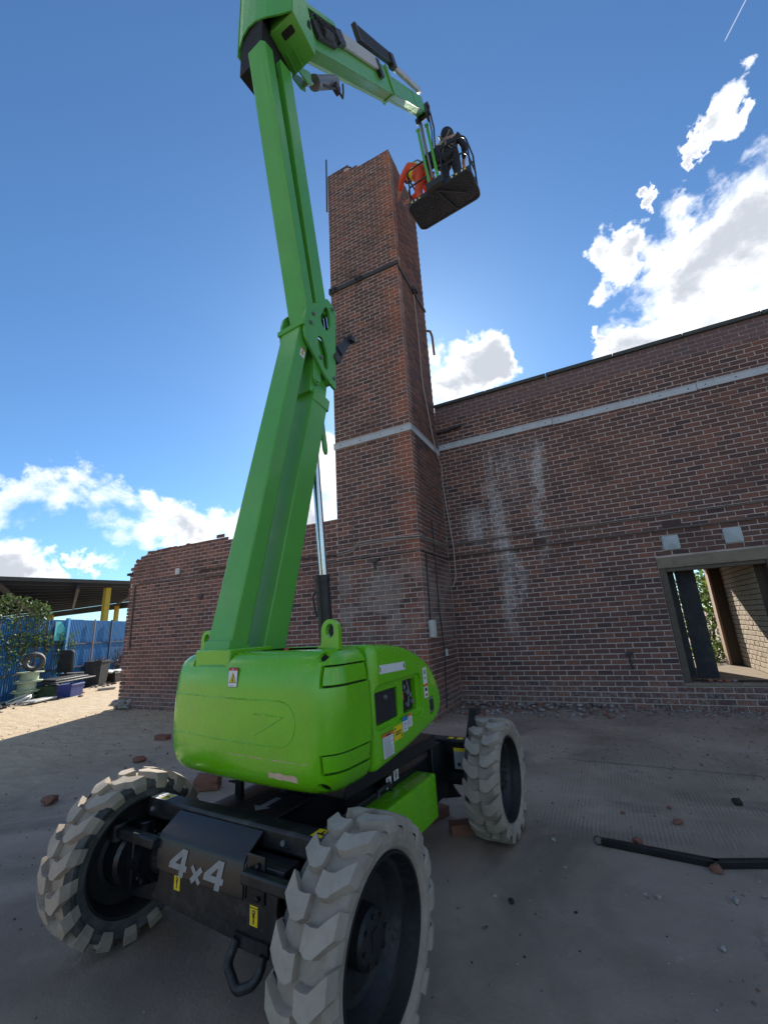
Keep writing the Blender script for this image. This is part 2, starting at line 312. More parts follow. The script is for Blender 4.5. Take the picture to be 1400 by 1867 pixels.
M['dryleaf'] = leaf_mat('dry_stalks', (0.14, 0.10, 0.06), (0.20, 0.13, 0.09))

# ------------------------------------------------------------------ mesh helpers
class MB:
    """mesh builder: collects faces with materials, builds ONE mesh object"""
    def __init__(s): s.v = []; s.f = []; s.m = []; s.tone = []
    def add(s, vs, fs, m=0, X=None, tone=None):
        k = len(s.v)
        for p in vs:
            p = Vector(p); s.v.append(X @ p if X is not None else p)
        for f in fs: s.f.append([k + i for i in f]); s.m.append(m); s.tone.append(tone if tone is not None else 0.0)
        return s
    def box(s, a, b, m=0, X=None):
        x0, y0, z0 = [min(p, q) for p, q in zip(a, b)]; x1, y1, z1 = [max(p, q) for p, q in zip(a, b)]
        return s.add([(x0, y0, z0), (x1, y0, z0), (x1, y1, z0), (x0, y1, z0), (x0, y0, z1), (x1, y0, z1), (x1, y1, z1), (x0, y1, z1)],
                     [(3, 2, 1, 0), (4, 5, 6, 7), (0, 1, 5, 4), (1, 2, 6, 5), (2, 3, 7, 6), (3, 0, 4, 7)], m, X)
    def bar(s, p, q, wx, wy, up=(0, 0, 1), m=0):
        """rectangular bar from p to q, wx across, wy along 'up'"""
        p = Vector(p); q = Vector(q); d = (q - p).normalized(); u = Vector(up); sx = d.cross(u)
        if sx.length < 1e-4: sx = d.cross(Vector((1, 0, 0)))
        sx.normalize(); u = sx.cross(d); a = sx * wx / 2; b = u * wy / 2
        return s.add([p - a - b, p + a - b, p + a + b, p - a + b, q - a - b, q + a - b, q + a + b, q - a + b],
                     [(3, 2, 1, 0), (4, 5, 6, 7), (0, 1, 5, 4), (1, 2, 6, 5), (2, 3, 7, 6), (3, 0, 4, 7)], m)
    def tube(s, pts, r, n=10, m=0, cap=True, closed=False):
        pts = [Vector(p) for p in pts]; L = len(pts); rs = r if isinstance(r, (list, tuple)) else [r] * L
        k = len(s.v); nrm = None
        for i, p in enumerate(pts):
            if closed: t = (pts[(i + 1) % L] - pts[i - 1]).normalized()
            else: t = (pts[min(i + 1, L - 1)] - pts[max(i - 1, 0)]).normalized()
            if nrm is None:
                nrm = t.orthogonal().normalized()
            else:
                nrm = (nrm - t * nrm.dot(t)); nrm = nrm.normalized() if nrm.length > 1e-6 else t.orthogonal().normalized()
            bn = t.cross(nrm)
            for j in range(n):
                a = 2 * math.pi * j / n; s.v.append(p + (nrm * math.cos(a) + bn * math.sin(a)) * rs[i])
        for i in range(L if closed else L - 1):
            i2 = (i + 1) % L
            for j in range(n):
                j2 = (j + 1) % n; s.f.append([k + i * n + j, k + i * n + j2, k + i2 * n + j2, k + i2 * n + j]); s.m.append(m); s.tone.append(0)
        if cap and not closed:
            s.f.append([k + j for j in range(n)][::-1]); s.m.append(m); s.tone.append(0)
            s.f.append([k + (L - 1) * n + j for j in range(n)]); s.m.append(m); s.tone.append(0)
        return s
    def cyl(s, p, q, r, n=16, m=0): return s.tube([p, q], r, n, m)
    def lathe(s, prof, n=32, X=None, m=0, axis='X'):
        """prof: list of (axial, radius[, mat]) round the X axis"""
        k = len(s.v)
        for pr in prof:
            for j in range(n):
                a = 2 * math.pi * j / n; p = Vector((pr[0], pr[1] * math.cos(a), pr[1] * math.sin(a))); s.v.append(X @ p if X is not None else p)
        for i in range(len(prof) - 1):
            mm = prof[i][2] if len(prof[i]) > 2 else m
            for j in range(n):
                j2 = (j + 1) % n; s.f.append([k + i * n + j, k + (i + 1) * n + j, k + (i + 1) * n + j2, k + i * n + j2]); s.m.append(mm); s.tone.append(0)
        return s
    def prism(s, poly, e0, e1, m=0, axis='x', X=None):
        """polygon extruded along an axis; poly in the other two coordinates"""
        def P(a, b, e): return {'x': (e, a, b), 'y': (a, e, b), 'z': (a, b, e)}[axis]
        n = len(poly); vs = [P(a, b, e0) for a, b in poly] + [P(a, b, e1) for a, b in poly]
        fs = [tuple(range(n))[::-1], tuple(range(n, 2 * n))] + [(i, (i + 1) % n, n + (i + 1) % n, n + i) for i in range(n)]
        return s.add(vs, fs, m, X)
    def mesh(s, name, mats, smooth=None, recalc=True):
        me = bpy.data.meshes.new(name); me.from_pydata([tuple(p) for p in s.v], [], s.f)
        for q in mats: me.materials.append(q)
        me.polygons.foreach_set('material_index', s.m)
        if any(s.tone):
            at = me.attributes.new('tone', 'FLOAT', 'FACE'); at.data.foreach_set('value', s.tone)
        if recalc:
            bm = bmesh.new(); bm.from_mesh(me); bmesh.ops.recalc_face_normals(bm, faces=bm.faces)
            if bm.calc_volume(signed=True) < 0: bmesh.ops.reverse_faces(bm, faces=bm.faces)
            bm.to_mesh(me); bm.free()
        if smooth is not None:
            me.polygons.foreach_set('use_smooth', [True] * len(me.polygons)); me.set_sharp_from_angle(angle=R(smooth))
        me.update(); return me
    def build(s, name, mats, parent=None, smooth=35, bevel=0, X=None, recalc=True, bseg=2):
        if not isinstance(mats, (list, tuple)): mats = [mats]
        if X is not None: s.v = [X @ p for p in s.v]
        o = bpy.data.objects.new(name, s.mesh(name, mats, smooth, recalc)); COL.objects.link(o)
        if parent is not None: o.parent = parent
        if bevel:
            b = o.modifiers.new('bevel', 'BEVEL'); b.width = bevel; b.segments = bseg; b.limit_method = 'ANGLE'; b.angle_limit = R(40); b.harden_normals = False
        return o
def tag(o, label=None, cat=None, group=None, kind=None):
    if label: o['label'] = label
    if cat: o['category'] = cat
    if group: o['group'] = group
    if kind: o['kind'] = kind
    return o
def empty(name, loc=(0, 0, 0), rz=0.0):
    o = bpy.data.objects.new(name, None); COL.objects.link(o); o.location = loc; o.rotation_euler = (0, 0, rz); o.empty_display_size = 0.2
    return o
def boolean(o, cutter_mb, op='DIFFERENCE', X=None):
    """apply a boolean at once; the cutter is removed again"""
    if X is not None: cutter_mb.v = [X @ p for p in cutter_mb.v]
    c = bpy.data.objects.new('cutter', cutter_mb.mesh('cutter', o.data.materials[:] or [None], None)); COL.objects.link(c)
    c.matrix_world = o.matrix_basis
    par = o.parent; o.parent = None
    md = o.modifiers.new('b', 'BOOLEAN'); md.operation = op; md.object = c; md.solver = 'EXACT'
    dg = bpy.context.evaluated_depsgraph_get(); dg.update()
    me = bpy.data.meshes.new_from_object(o.evaluated_get(dg)); o.modifiers.remove(md); o.data = me
    bpy.data.objects.remove(c); o.parent = par
    me.polygons.foreach_set('use_smooth', [True] * len(me.polygons)); me.set_sharp_from_angle(angle=R(32)); return o
def offset_poly(poly, d):
    """inset a CCW polygon by d"""
    n = len(poly); outp = []
    for i in range(n):
        p0, p1, p2 = Vector(poly[i - 1]), Vector(poly[i]), Vector(poly[(i + 1) % n])
        a = (p1 - p0).normalized(); b = (p2 - p1).normalized(); na = Vector((-a.y, a.x)); nb = Vector((-b.y, b.x))
        m = (na + nb); m = m / max(0.3, m.length_squared) * 2 if m.length > 1e-6 else na
        outp.append(tuple(p1 + m * d * (1.0 if m.length < 2 else 0.7)))
    return outp
def round_poly(poly, r, n=5):
    """round every corner of a polygon (r: number or list)"""
    o = []; N = len(poly)
    for i in range(N):
        rr = r[i] if isinstance(r, (list, tuple)) else r
        p0, p1, p2 = Vector(poly[i - 1]), Vector(poly[i]), Vector(poly[(i + 1) % N])
        if rr <= 0: o.append(tuple(p1)); continue
        a = (p0 - p1); b = (p2 - p1); la = min(rr, a.length * .48); lb = min(rr, b.length * .48); A = p1 + a.normalized() * la; B = p1 + b.normalized() * lb
        for k in range(n + 1):
            t = k / n; o.append(tuple(A * (1 - t) ** 2 + p1 * 2 * t * (1 - t) + B * t * t))
    return o
def loft(mb, rings, m=0, cap=True):
    k = len(mb.v); n = len(rings[0])
    for r in rings: mb.v += [Vector(p) for p in r]
    for i in range(len(rings) - 1):
        for j in range(n):
            j2 = (j + 1) % n; mb.f.append([k + i * n + j, k + i * n + j2, k + (i + 1) * n + j2, k + (i + 1) * n + j]); mb.m.append(m); mb.tone.append(0)
    if cap:
        mb.f.append([k + j for j in range(n)][::-1]); mb.m.append(m); mb.tone.append(0)
        mb.f.append([k + (len(rings) - 1) * n + j for j in range(n)]); mb.m.append(m); mb.tone.append(0)
def scale_poly(poly, d):
    xs = [p[0] for p in poly]; ys = [p[1] for p in poly]; cx, cy = (min(xs) + max(xs)) / 2, (min(ys) + max(ys)) / 2
    fx, fy = 1 - 2 * d / (max(xs) - min(xs)), 1 - 2 * d / (max(ys) - min(ys)); return [(cx + (p[0] - cx) * fx, cy + (p[1] - cy) * fy) for p in poly]
def rounded_prism(mb, poly, e0, e1, r0, r1, axis='x', m=0, seg=4, offset_poly=None):
    """extruded polygon with rounded rims of radius r0 (at e0) and r1 (at e1)"""
    rings = []; sg = 1 if e1 > e0 else -1; offset_poly = offset_poly or scale_poly
    def P(a, b, e): return {'x': (e, a, b), 'y': (a, e, b), 'z': (a, b, e)}[axis]
    if r0 > 0:
        for k in range(seg):
            a = math.pi / 2 * k / seg; rings.append([P(p[0], p[1], e0 + sg * r0 * (1 - math.cos(a))) for p in offset_poly(poly, r0 * (1 - math.sin(a)))])
    rings.append([P(p[0], p[1], e0 + sg * r0) for p in poly]); rings.append([P(p[0], p[1], e1 - sg * r1) for p in poly])
    if r1 > 0:
        for k in range(1, seg + 1):
            a = math.pi / 2 * k / seg; rings.append([P(p[0], p[1], e1 - sg * r1 + sg * r1 * math.sin(a)) for p in offset_poly(poly, r1 * (1 - math.cos(a)))])
    loft(mb, rings, m)

def rock(mb, c, s, seed=0, m=0, sub=1):
    bm = bmesh.new(); bmesh.ops.create_icosphere(bm, subdivisions=sub, radius=1.0); rnd = random.Random(seed)
    sx, sy, sz = [q * rnd.uniform(.75, 1.25) for q in (s if isinstance(s, (tuple, list)) else (s, s, s * .65))]; rz = rnd.uniform(0, 6.28)
    ca, sa = math.cos(rz), math.sin(rz); k = len(mb.v)
    for q in bm.verts:
        p = q.co * rnd.uniform(.72, 1.1); x, y, z = p.x * sx, p.y * sy, p.z * sz
        mb.v.append(Vector((c[0] + x * ca - y * sa, c[1] + x * sa + y * ca, c[2] + max(z, -sz * .6))))
    for f in bm.faces: mb.f.append([k + q.index for q in f.verts]); mb.m.append(m); mb.tone.append(0)
    bm.free()

# ------------------------------------------------------------------ ground
mb = MB(); mb.add([(-600, -300, 0), (600, -300, 0), (600, 900, 0), (-600, 900, 0)], [(0, 1, 2, 3)])
tag(mb.build('ground', M['ground'], None, None), kind='structure')

# ------------------------------------------------------------------ brickwork
PITCH, CRS, JNT = 0.238, 0.0845, 0.0140
def cam_area(p):
    """how large a thing at p shows: 0 outside the frame"""
    q = Vector(p) - CAM; z = q.dot(CF)
    if z < .1: return 0, 0, 0
    return z, 700 + 770 * q.dot(CR) / z, 933.5 - 770 * q.dot(CU) / z
def brick_verts(w_, h_, d_, jit, rnd):
    c = 0.005; x, z = w_ / 2, h_ / 2; j = lambda: rnd.uniform(-jit, jit)
    o = [(-x + j(), d_, -z + j()), (x + j(), d_, -z + j()), (x + j(), d_, z + j()), (-x + j(), d_, z + j())]
    i = [(p[0] * (1 - c / x), -0.0 + rnd.uniform(-.0015, .0015), p[2] * (1 - c / z)) for p in o]; mid = [(p[0], c * .8, p[2]) for p in o]
    return o + mid + i
BF = [(0, 1, 5, 4), (1, 2, 6, 5), (2, 3, 7, 6), (3, 0, 4, 7), (4, 5, 9, 8), (5, 6, 10, 9), (6, 7, 11, 10), (7, 4, 8, 11), (8, 9, 10, 11)]
FULL = {}
def full_brick_meshes(m):
    if m.name not in FULL:
        L = []
        for k in range(18):
            rnd = random.Random(k * 31 + 5); b = MB(); b.add(brick_verts(PITCH - JNT, CRS - JNT, 0.03, 0.0022, rnd), BF, 0, None, rnd.random() * .98 + .01)
            L.append(b.mesh('brick', [m], None))
        FULL[m.name] = L
    return FULL[m.name]
def brick_face(parent, m, u0, u1, z0, ztop, base, udir, ndir, holes=(), corner0=False, corner1=False, limit=300, stuff_min=0.03, skip=None, rough=1.0, seed=1):
    """stretcher-bond brick face. base + udir*u + z; ndir points out of the wall. ztop(u) is the ragged top.
    the bricks that show largest are objects of their own, the rest one part"""
    rnd = random.Random(seed); U = Vector(udir); N = Vector(ndir); B = Vector(base); lst = []
    rows = int((max(ztop(u0 + (u1 - u0) * i / 60) for i in range(61)) - z0) / CRS) + 1
    for r in range(rows):
        zc = z0 + (r + .5) * CRS; u = u0 - (PITCH / 2 if r % 2 else 0) - (0 if not corner0 else 0)
        while u < u1:
            a, b = max(u, u0), min(u + PITCH, u1); u += PITCH
            cuts = [(a, b)]
            for (h0, h1, g0, g1) in holes:
                if g0 < zc < g1:
                    nc = []
                    for (p, q) in cuts:
                        if q <= h0 or p >= h1: nc.append((p, q)); continue
                        if p < h0: nc.append((p, h0))
                        if q > h1: nc.append((h1, q))
                    cuts = nc
            for (p, q) in cuts:
                if q - p < stuff_min + JNT: continue
                uc = (p + q) / 2
                if zc + CRS * .5 > ztop(uc) + .01: continue
                if skip and skip(uc, zc): continue
                P = B + U * uc + Vector((0, 0, zc)); zc_, px, py = cam_area(P + N * .03)
                vis = -40 < px < 1440 and -40 < py < 1900 and zc_ > 0
                ar = ((-(P - CAM).normalized()).dot(N) / ((P - CAM).length ** 2)) if vis else 0
                lst.append((ar, p, q, zc, P, vis))
    lst.sort(key=lambda t: -t[0])
    rot = Matrix((( U.x, -N.x, 0), (U.y, -N.y, 0), (U.z, -N.z, 1))).to_4x4()
    fulls = full_brick_meshes(m); nobj = 0; rest = MB()
    for ar, p, q, zc, P, vis in lst:
        off = N * rnd.uniform(0.0015, 0.0055) * rough
        tilt = Matrix.Rotation(rnd.gauss(0, .006) * rough, 4, 'Y') @ Matrix.Rotation(rnd.gauss(0, .008) * rough, 4, 'Z')
        X = Matrix.Translation(P + off) @ rot @ tilt
        if nobj < limit and vis and q - p > PITCH * .98:
            o = bpy.data.objects.new('brick', rnd.choice(fulls)); COL.objects.link(o); o.parent = parent; o.matrix_basis = Matrix.Translation(-Vector(parent.location)) @ X; nobj += 1
        else:
            rest.add(brick_verts(q - p - JNT, CRS - JNT, 0.03, 0.0022, rnd), BF, 0, X, rnd.random() * .98 + .01)
    o = rest.build('brickwork', m, parent, None, 0, Matrix.Translation(-Vector(parent.location)), recalc=False); tag(o, kind='stuff')
    return o
def wall_core(mb, poly_u_z, base, udir, ndir, depth, m=0):
    """solid core of a wall behind the bricks: its face is the recessed mortar"""
    U = Vector(udir); N = Vector(ndir); B = Vector(base); n = len(poly_u_z)
    f = [B + U * u + Vector((0, 0, z)) - N * .0025 for u, z in poly_u_z]; g = [p - N * depth for p in f]
    mb.add(f + g, [tuple(range(n)), tuple(range(2 * n - 1, n - 1, -1))] + [(i, n + i, n + (i + 1) % n, (i + 1) % n) for i in range(n)], m)

YW = 8.31
# ---- main building: wall facing the yard with a doorway, and the roofless room behind it
bld = empty('brick_building', (0.0, YW, 0)); tag(bld, 'long dark brick building with pale flashing and broken doorway, right of the chimney stack', 'building')
IB = Matrix.Translation((0, -YW, 0))
WX0, WX1, WTOP = -2.63, 9.0, 6.17
DX0, DX1, DZ0, DZ1 = 1.02, 2.36, 0.40, 2.16
mb = MB()
for (a, b, z0, z1) in ((WX0, DX0 - .08, 0, WTOP), (DX1 + .12, WX1, 0, WTOP), (DX0 - .08, DX1 + .12, 0, DZ0), (DX0 - .08, DX1 + .12, DZ1 + .18, WTOP)):
    wall_core(mb, [(a, z0), (b, z0), (b, z1), (a, z1)], (0, YW, 0), (1, 0, 0), (0, -1, 0), .29)
mb.box((-2.84, 8.2, 0), (-2.64, 8.59, 5.9)); mb.box((-2.66, 8.33, 0), (-2.6, 8.58, 6.1)); mb.build('wall', M['mortar'], bld, None, 0, Matrix.Translation((0, -YW, 0)))
AIRB = [(1.13, 1.40, 2.79, 2.945), (-0.95, -0.72, 2.82, 2.94), (4.1, 4.37, 2.79, 2.945)]
brick_face(bld, M['brick'], WX0, WX1, 0.0, lambda u: WTOP, (0, YW, 0), (1, 0, 0), (0, -1, 0),
           holes=[(DX0 - .08, DX1 + .12, DZ0, DZ1 + .18)] + AIRB, seed=3, limit=250)
bld_T = Matrix.Translation((0, -YW, 0))
def bpart(name, mb_, mats, bevel=0, smooth=35, par=None): return mb_.build(name, mats, par or bld, smooth, bevel, bld_T)
mb = MB(); x = WX0                                      # coping along the roof edge
while x < WX1:
    e = min(x + random.uniform(1.1, 1.3), WX1); mb.box((x + .004, YW - .055, WTOP), (e - .004, YW + .34, WTOP + .075 + random.uniform(-.004, .004))); x = e
bpart('coping', mb, M['capping'], .008)
x = WX0 + .02; k = 0
while x < WX1:                                          # pale flashing in lengths, each screwed on
    e = min(x + 2.35, WX1); mb = MB(); z = 5.12; dz = random.uniform(-.006, .006)
    mb.box((x, YW - .030, z + dz), (e - .008, YW - .004, z + dz + .13)); mb.box((x, YW - .040, z + dz + .118), (e - .008, YW - .0305, z + dz + .135))
    o = bpart('flashing_strip', mb, M['flash'], .003)
    s_ = MB(); q = x + .12
    while q < e - .1: s_.cyl((q, YW - .030, z + dz + .06), (q, YW - .036, z + dz + .06), .011, 8); q += .42
    s_.build('screw', M['pipe'], o, 35, 0, bld_T); x = e
for (a, b, z0, z1) in AIRB:
    mb = MB(); mb.box((a - .004, YW - .004, z0 - .004), (b + .004, YW + .03, z1 + .004))
    n = 6
    for i in range(n):
        zz = z0 + .018 + (z1 - z0 - .036) * i / (n - 1); mb.box((a + .012, YW - .012, zz - .006), (b - .012, YW - .0025, zz + .006))
    bpart('air_brick', mb, M['terracotta'], 0)
for (cx, cz, rz) in ((1.19, 2.57, .02), (2.02, 2.575, -.01)):           # square pyramid vent covers
    mb = MB(); h = .118
    sq = round_poly([(-h, -h), (h, -h), (h, h), (-h, h)], .025, 3)
    def ring(s, y): return [(cx + p[0] * s, YW - y, cz + p[1] * s) for p in sq]
    loft(mb, [ring(1, .001), ring(1, .028), ring(.9, .034), ring(.86, .036), ring(.05, .058)])
    bpart('vent_cover', mb, M['vent'], 0, 25)
# conduits and cables along the wall
mb = MB(); mb.tube([(WX0 + .02, YW - .03, 2.79), (0.2, YW - .03, 2.80), (2.4, YW - .03, 2.80), (6, YW - .03, 2.82), (WX1, YW - .03, 2.82)], .017, 8)
bpart('conduit', mb, M['conduit'])
for i in range(3):
    mb = MB(); mb.tube([(WX0 + .02 + 4.65 * k / 12 * 2.5, YW - .014, 3.03 + i * .02 + random.uniform(-.006, .006)) for k in range(13)], .006, 6)
    bpart('wall_cable', mb, M['cable_pale'] if i == 2 else M['conduit'])
mb = MB()
for k in range(14): q = -2.3 + .62 * k; mb.box((q, YW - .024, 3.01), (q + .02, YW - .003, 3.085)); mb.box((q + .2, YW - .05, 2.775), (q + .235, YW - .003, 2.825))
bpart('cable_clip', mb, M['conduit'])
mb = MB(); mb.tube([(-2.62, YW - .04, 5.55), (-2.3, YW - .05, 5.56), (-2.05, YW - .04, 5.60)], .03, 8); bpart('pipe_stub', mb, M['pipe'])
mb = MB(); mb.tube([(0.27, YW - .02, .86), (0.27, YW - .03, .72), (.29, YW - .02, .60)], .012, 6); mb.box((.22, YW - .03, .83), (.33, YW - .003, .87)); bpart('iron_hook', mb, M['pipe'])
# doorway: concrete lintel, timber frame, sill, leaning boards
mb = MB(); mb.box((0.93, YW - .018, DZ1), (2.62, YW + .27, DZ1 + .176)); bpart('lintel', mb, M['concrete'], .008)
fr = MB(); fr.box((0.945, YW - .012, DZ0 + .002), (1.04, YW + .12, DZ1 - .002)); fr.box((2.33, YW - .012, DZ0 + .002), (2.47, YW + .12, DZ1 - .002)); fr.box((1.041, YW + .005, DZ1 - .06), (2.329, YW + .11, DZ1 - .003))
fr = bpart('door_frame', fr, M['timber_grey'], .006)
mb = MB(); mb.box((0.94, YW - .02, DZ0 - .05), (2.5, YW + .29, DZ0)); bpart('door_sill', mb, M['concrete'], .008)
for (a, b, l) in ((1.075, 1.17, .015), (1.185, 1.46, .02)):
    mb = MB(); mb.box((a, YW + .30, DZ0 + .03), (b, YW + .335, DZ1 - .035)); bpart('door_board', mb, M['timber_dark'], .004)
# room behind: floor slab, back wall with a second doorway, side wall, roof slab
YB = 10.75
mb = MB(); mb.box((-1.5, YW + .30, .30), (6, YB + 1.2, .40)); bpart('room_floor', mb, M['concrete'])
mb = MB()
for (a, b, z0, z1) in ((-1.5, 1.18, .4, 2.42), (2.075, 6.0, .4, 2.42), (1.18, 2.075, 2.285, 2.42)): wall_core(mb, [(a, z0), (b, z0), (b, z1), (a, z1)], (0, YB, 0), (1, 0, 0), (0, -1, 0), .22)
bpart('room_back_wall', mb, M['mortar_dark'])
mb = MB(); mb.box((2.03, YB - .012, .40), (2.07, YB + .23, 2.28)); bpart('door_post', mb, M['timber_raw'], .006)
mb = MB(); wall_core(mb, [(-(YB - .02), .4), (-(YW + .3), .4), (-(YW + .3), 2.42), (-(YB - .02), 2.42)], (2.24, 0, 0), (0, -1, 0), (-1, 0, 0), .2)
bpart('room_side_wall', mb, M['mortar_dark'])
mb = MB(); mb.box((-1.5, YW + .295, 2.425), (2.5, YB + .25, 2.55)); bpart('room_roof', mb, M['concrete'])
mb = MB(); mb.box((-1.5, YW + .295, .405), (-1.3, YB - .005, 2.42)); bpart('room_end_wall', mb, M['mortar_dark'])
brick_face(bld, M['brick_pale'], -(YB - .03), -(YW + .31), .4, lambda u: 2.42, (2.24, 0, 0), (0, -1, 0), (-1, 0, 0), limit=50, seed=8)

# ---- chimney stack
CX0, CX1, CY0, CY1 = -4.285, -2.63, 6.72, 8.30
chim = empty('chimney_stack', ((CX0 + CX1) / 2, CY0, 0)); tag(chim, 'tall square brick chimney stack with broken top and dark strap, in front of the sun', 'chimney')
CT = Matrix.Translation((-(CX0 + CX1) / 2, -CY0, 0))
def cpart(name, mb_, mats, bevel=0, smooth=35): return mb_.build(name, mats, chim, smooth, bevel, CT)
def ctop(u):     # ragged: higher at the left, a notch in the middle, full at the right corner
    x = u
    if x < -3.72: return 12.34
    if x < -3.45: return 12.21 + .05 * math.sin(x * 40)
    if x < -3.15: return 12.09
    return 12.09
cb = -4.285
mb = MB(); t = .0
poly = [(CX0, 0), (CX1, 0), (CX1, 12.05), (-3.2, 12.05), (-3.45, 12.12), (-3.62, 12.16), (-3.75, 12.28), (CX0, 12.3)]
wall_core(mb, poly, (0, CY0, 0), (1, 0, 0), (0, -1, 0), .22)
mb.box((CX1 - .22, CY0 + .24, 0), (CX1 - .007, CY1, 12.05)); mb.box((CX0 + .007, CY0 + .24, 0), (CX0 + .22, CY1, 12.2)); mb.box((CX0 + .23, CY1 - .22, 0), (CX1 - .23, CY1, 12.0))
cpart('stack', mb, M['mortar'])
brick_face(chim, M['brick_chim'], CX0, CX1 + .003, 0, ctop, (0, CY0, 0), (1, 0, 0), (0, -1, 0), limit=300, seed=11)
brick_face(chim, M['brick_chim'], CY0 + .003, CY1, 0, lambda u: 12.09, (CX1, 0, 0), (0, 1, 0), (1, 0, 0), limit=0, seed=12)
mb = MB(); rnd = random.Random(4)
for k in range(26):       # loose broken bricks along the top
    x = rnd.uniform(CX0 + .1, CX1 - .1); mb.box((-.1, -.05, 0), (.1, .05, .06), 0, Matrix.Translation((x, CY0 + rnd.uniform(.08, .3), ctop(x) - .05)) @ Matrix.Rotation(rnd.uniform(-.5, .5), 4, 'Z') @ Matrix.Rotation(rnd.uniform(-.2, .2), 4, 'Y'))
tag(cpart('broken_bricks', mb, M['brick_chim'], .004), kind='stuff')
mb = MB(); mb.box((CX0 - .01, CY0 - .035, 8.80), (CX1 + .035, CY0 - .003, 8.89)); mb.box((CX1 + .003, CY0 - .002, 8.735), (CX1 + .035, CY1 - .02, 8.80)); mb.box((CX0 - .035, CY0 - .035, 8.80), (CX0 - .011, CY1, 8.89))
for (x, z) in ((-3.54, 8.845), (-4.2, 8.845)): mb.box((x - .09, CY0 - .06, z - .065), (x + .09, CY0 - .0355, z + .065)); mb.cyl((x - .05, CY0 - .06, z), (x - .05, CY0 - .10, z), .03, 8); mb.cyl((x + .05, CY0 - .06, z), (x + .05, CY0 - .10, z), .03, 8)
mb.box((CX1 + .036, 7.46, 8.70), (CX1 + .06, 7.66, 8.84)); mb.cyl((CX1 + .06, 7.52, 8.77), (CX1 + .11, 7.52, 8.77), .03, 8); mb.cyl((CX1 + .06, 7.61, 8.77), (CX1 + .11, 7.61, 8.77), .03, 8)
cpart('strap', mb, M['pipe'], .004)
mb = MB(); mb.box((CX0 - .012, CY0 - .035, 4.99), (CX1 + .036, CY0 - .003, 5.11)); mb.box((CX0 - .012, CY0 - .045, 5.10), (CX1 + .046, CY0 - .0355, 5.118)); mb.box((CX1 + .003, CY0 - .002, 4.99), (CX1 + .036, YW - .045, 5.11)); mb.box((CX1 + .0365, CY0 - .002, 5.10), (CX1 + .046, YW - .045, 5.118))
cpart('flashing_strip', mb, M['flash'], .003)
mb = MB()
for i in range(4): mb.cyl((CX0 + .15 + i * .45, CY0 - .035, 5.045), (CX0 + .15 + i * .45, CY0 - .041, 5.045), .011, 8)
cpart('screw', mb, M['pipe'])
mb = MB(); mb.cyl((CX0 - .02, CY0 - .03, 11.2), (CX0 - .005, CY0 - .03, 12.85), .02, 8); cpart('lightning_rod', mb, M['pipe'])
mb = MB(); mb.tube([(CX1 - .1, CY1 + .0, 8.20), (CX1 - .03, CY1 + .06, 8.30), (CX1, CY1 + .28, 8.42), (CX1, CY1 + .40, 8.36), (CX1, CY1 + .43, 7.85)], .03, 8); cpart('bent_pipe', mb, M['pipe_brown'])
wob = [(7.46, 8.6), (7.49, 8.2), (7.51, 7.74), (7.53, 7.2), (7.51, 6.6), (7.55, 6.3), (7.63, 6.05), (7.68, 5.89), (7.85, 5.35), (7.96, 5.1), (8.05, 4.92)]
mb = MB(); mb.tube([(CX1 + .05, a, b) for a, b in wob] + [(-2.56, YW - .10, 4.75), (-2.58, YW - .06, 4.3), (-2.55, YW - .06, 3.81), (-2.52, YW - .06, 3.4), (-2.49, YW - .06, 2.97), (-2.50, YW - .06, 2.41), (-2.56, YW - .08, 2.2), (-2.58, YW - .2, 2.18)], .011, 6)
cpart('pale_cable', mb, M['cable_pale'])
mb = MB(); mb.tube([(CX1 + .02, 6.97, 2.72), (CX1 + .02, 6.95, 2.4), (CX1 + .02, 6.92, 1.55)], .011, 6); mb.tube([(CX1 + .02, 7.44, 2.75), (CX1 + .02, 7.40, 1.8), (CX1 + .02, 7.5, 1.0), (CX1 + .02, 7.35, .1)], .01, 6); mb.tube([(CX1 + .02, 7.42, 3.4), (CX1 + .02, 7.44, 2.75)], .012, 6)
cpart('drop_cable', mb, M['pipe'])
mb = MB(); mb.box((CX1 + .003, 6.86, 1.28), (CX1 + .07, 7.03, 1.56)); mb.box((CX1 + .071, 6.875, 1.30), (CX1 + .078, 7.015, 1.54)); cpart('junction_box', mb, M['cream'], .006)
mb = MB(); mb.box((CX1 + .003, 7.55, .93), (CX1 + .04, 7.61, 1.05)); cpart('socket_box', mb, M['cream'], .004)
mb = MB()
mb.tube([(-4.29, CY0 - .025, 2.73), (-3.5, CY0 - .025, 2.74), (-2.72, CY0 - .025, 2.73), (CX1 + .025, CY0 - .02, 2.735), (CX1 + .025, YW - .05, 2.76)], .014, 8); cpart('conduit', mb, M['conduit'])
for i in range(3):
    mb = MB(); d = .021 * i
    mb.tube([(-4.3, CY0 - .014, 2.84 + d), (-4.02, CY0 - .014, 2.86 + d), (-3.93, CY0 - .018, 2.90 + d), (-3.83, CY0 - .014, 2.985 + d), (-3.3, CY0 - .014, 2.99 + d), (-2.7, CY0 - .014, 2.95 + d), (CX1 + .015, CY0 - .01, 2.95 + d), (CX1 + .015, YW - .03, 2.99 + d)], .0075, 6); cpart('wall_cable', mb, M['cable_pale'] if i != 1 else M['conduit'])
mb = MB(); mb.tube([(-3.95, CY0 - .012, 4.6), (-3.93, CY0 - .012, 3.4), (-3.95, CY0 - .012, 2.9)], .005, 6); cpart('thin_cable', mb, M['conduit'])
mb = MB(); mb.box((-3.56, CY0 - .05, 2.62), (-3.45, CY0 - .003, 2.68)); mb.tube([(-3.45, CY0 - .03, 2.65), (-3.38, CY0 - .05, 2.68)], .02, 8); mb.box((-3.52, CY0 - .03, 2.5), (-3.49, CY0 - .003, 2.62)); cpart('lamp_bracket', mb, M['pipe'], .003)

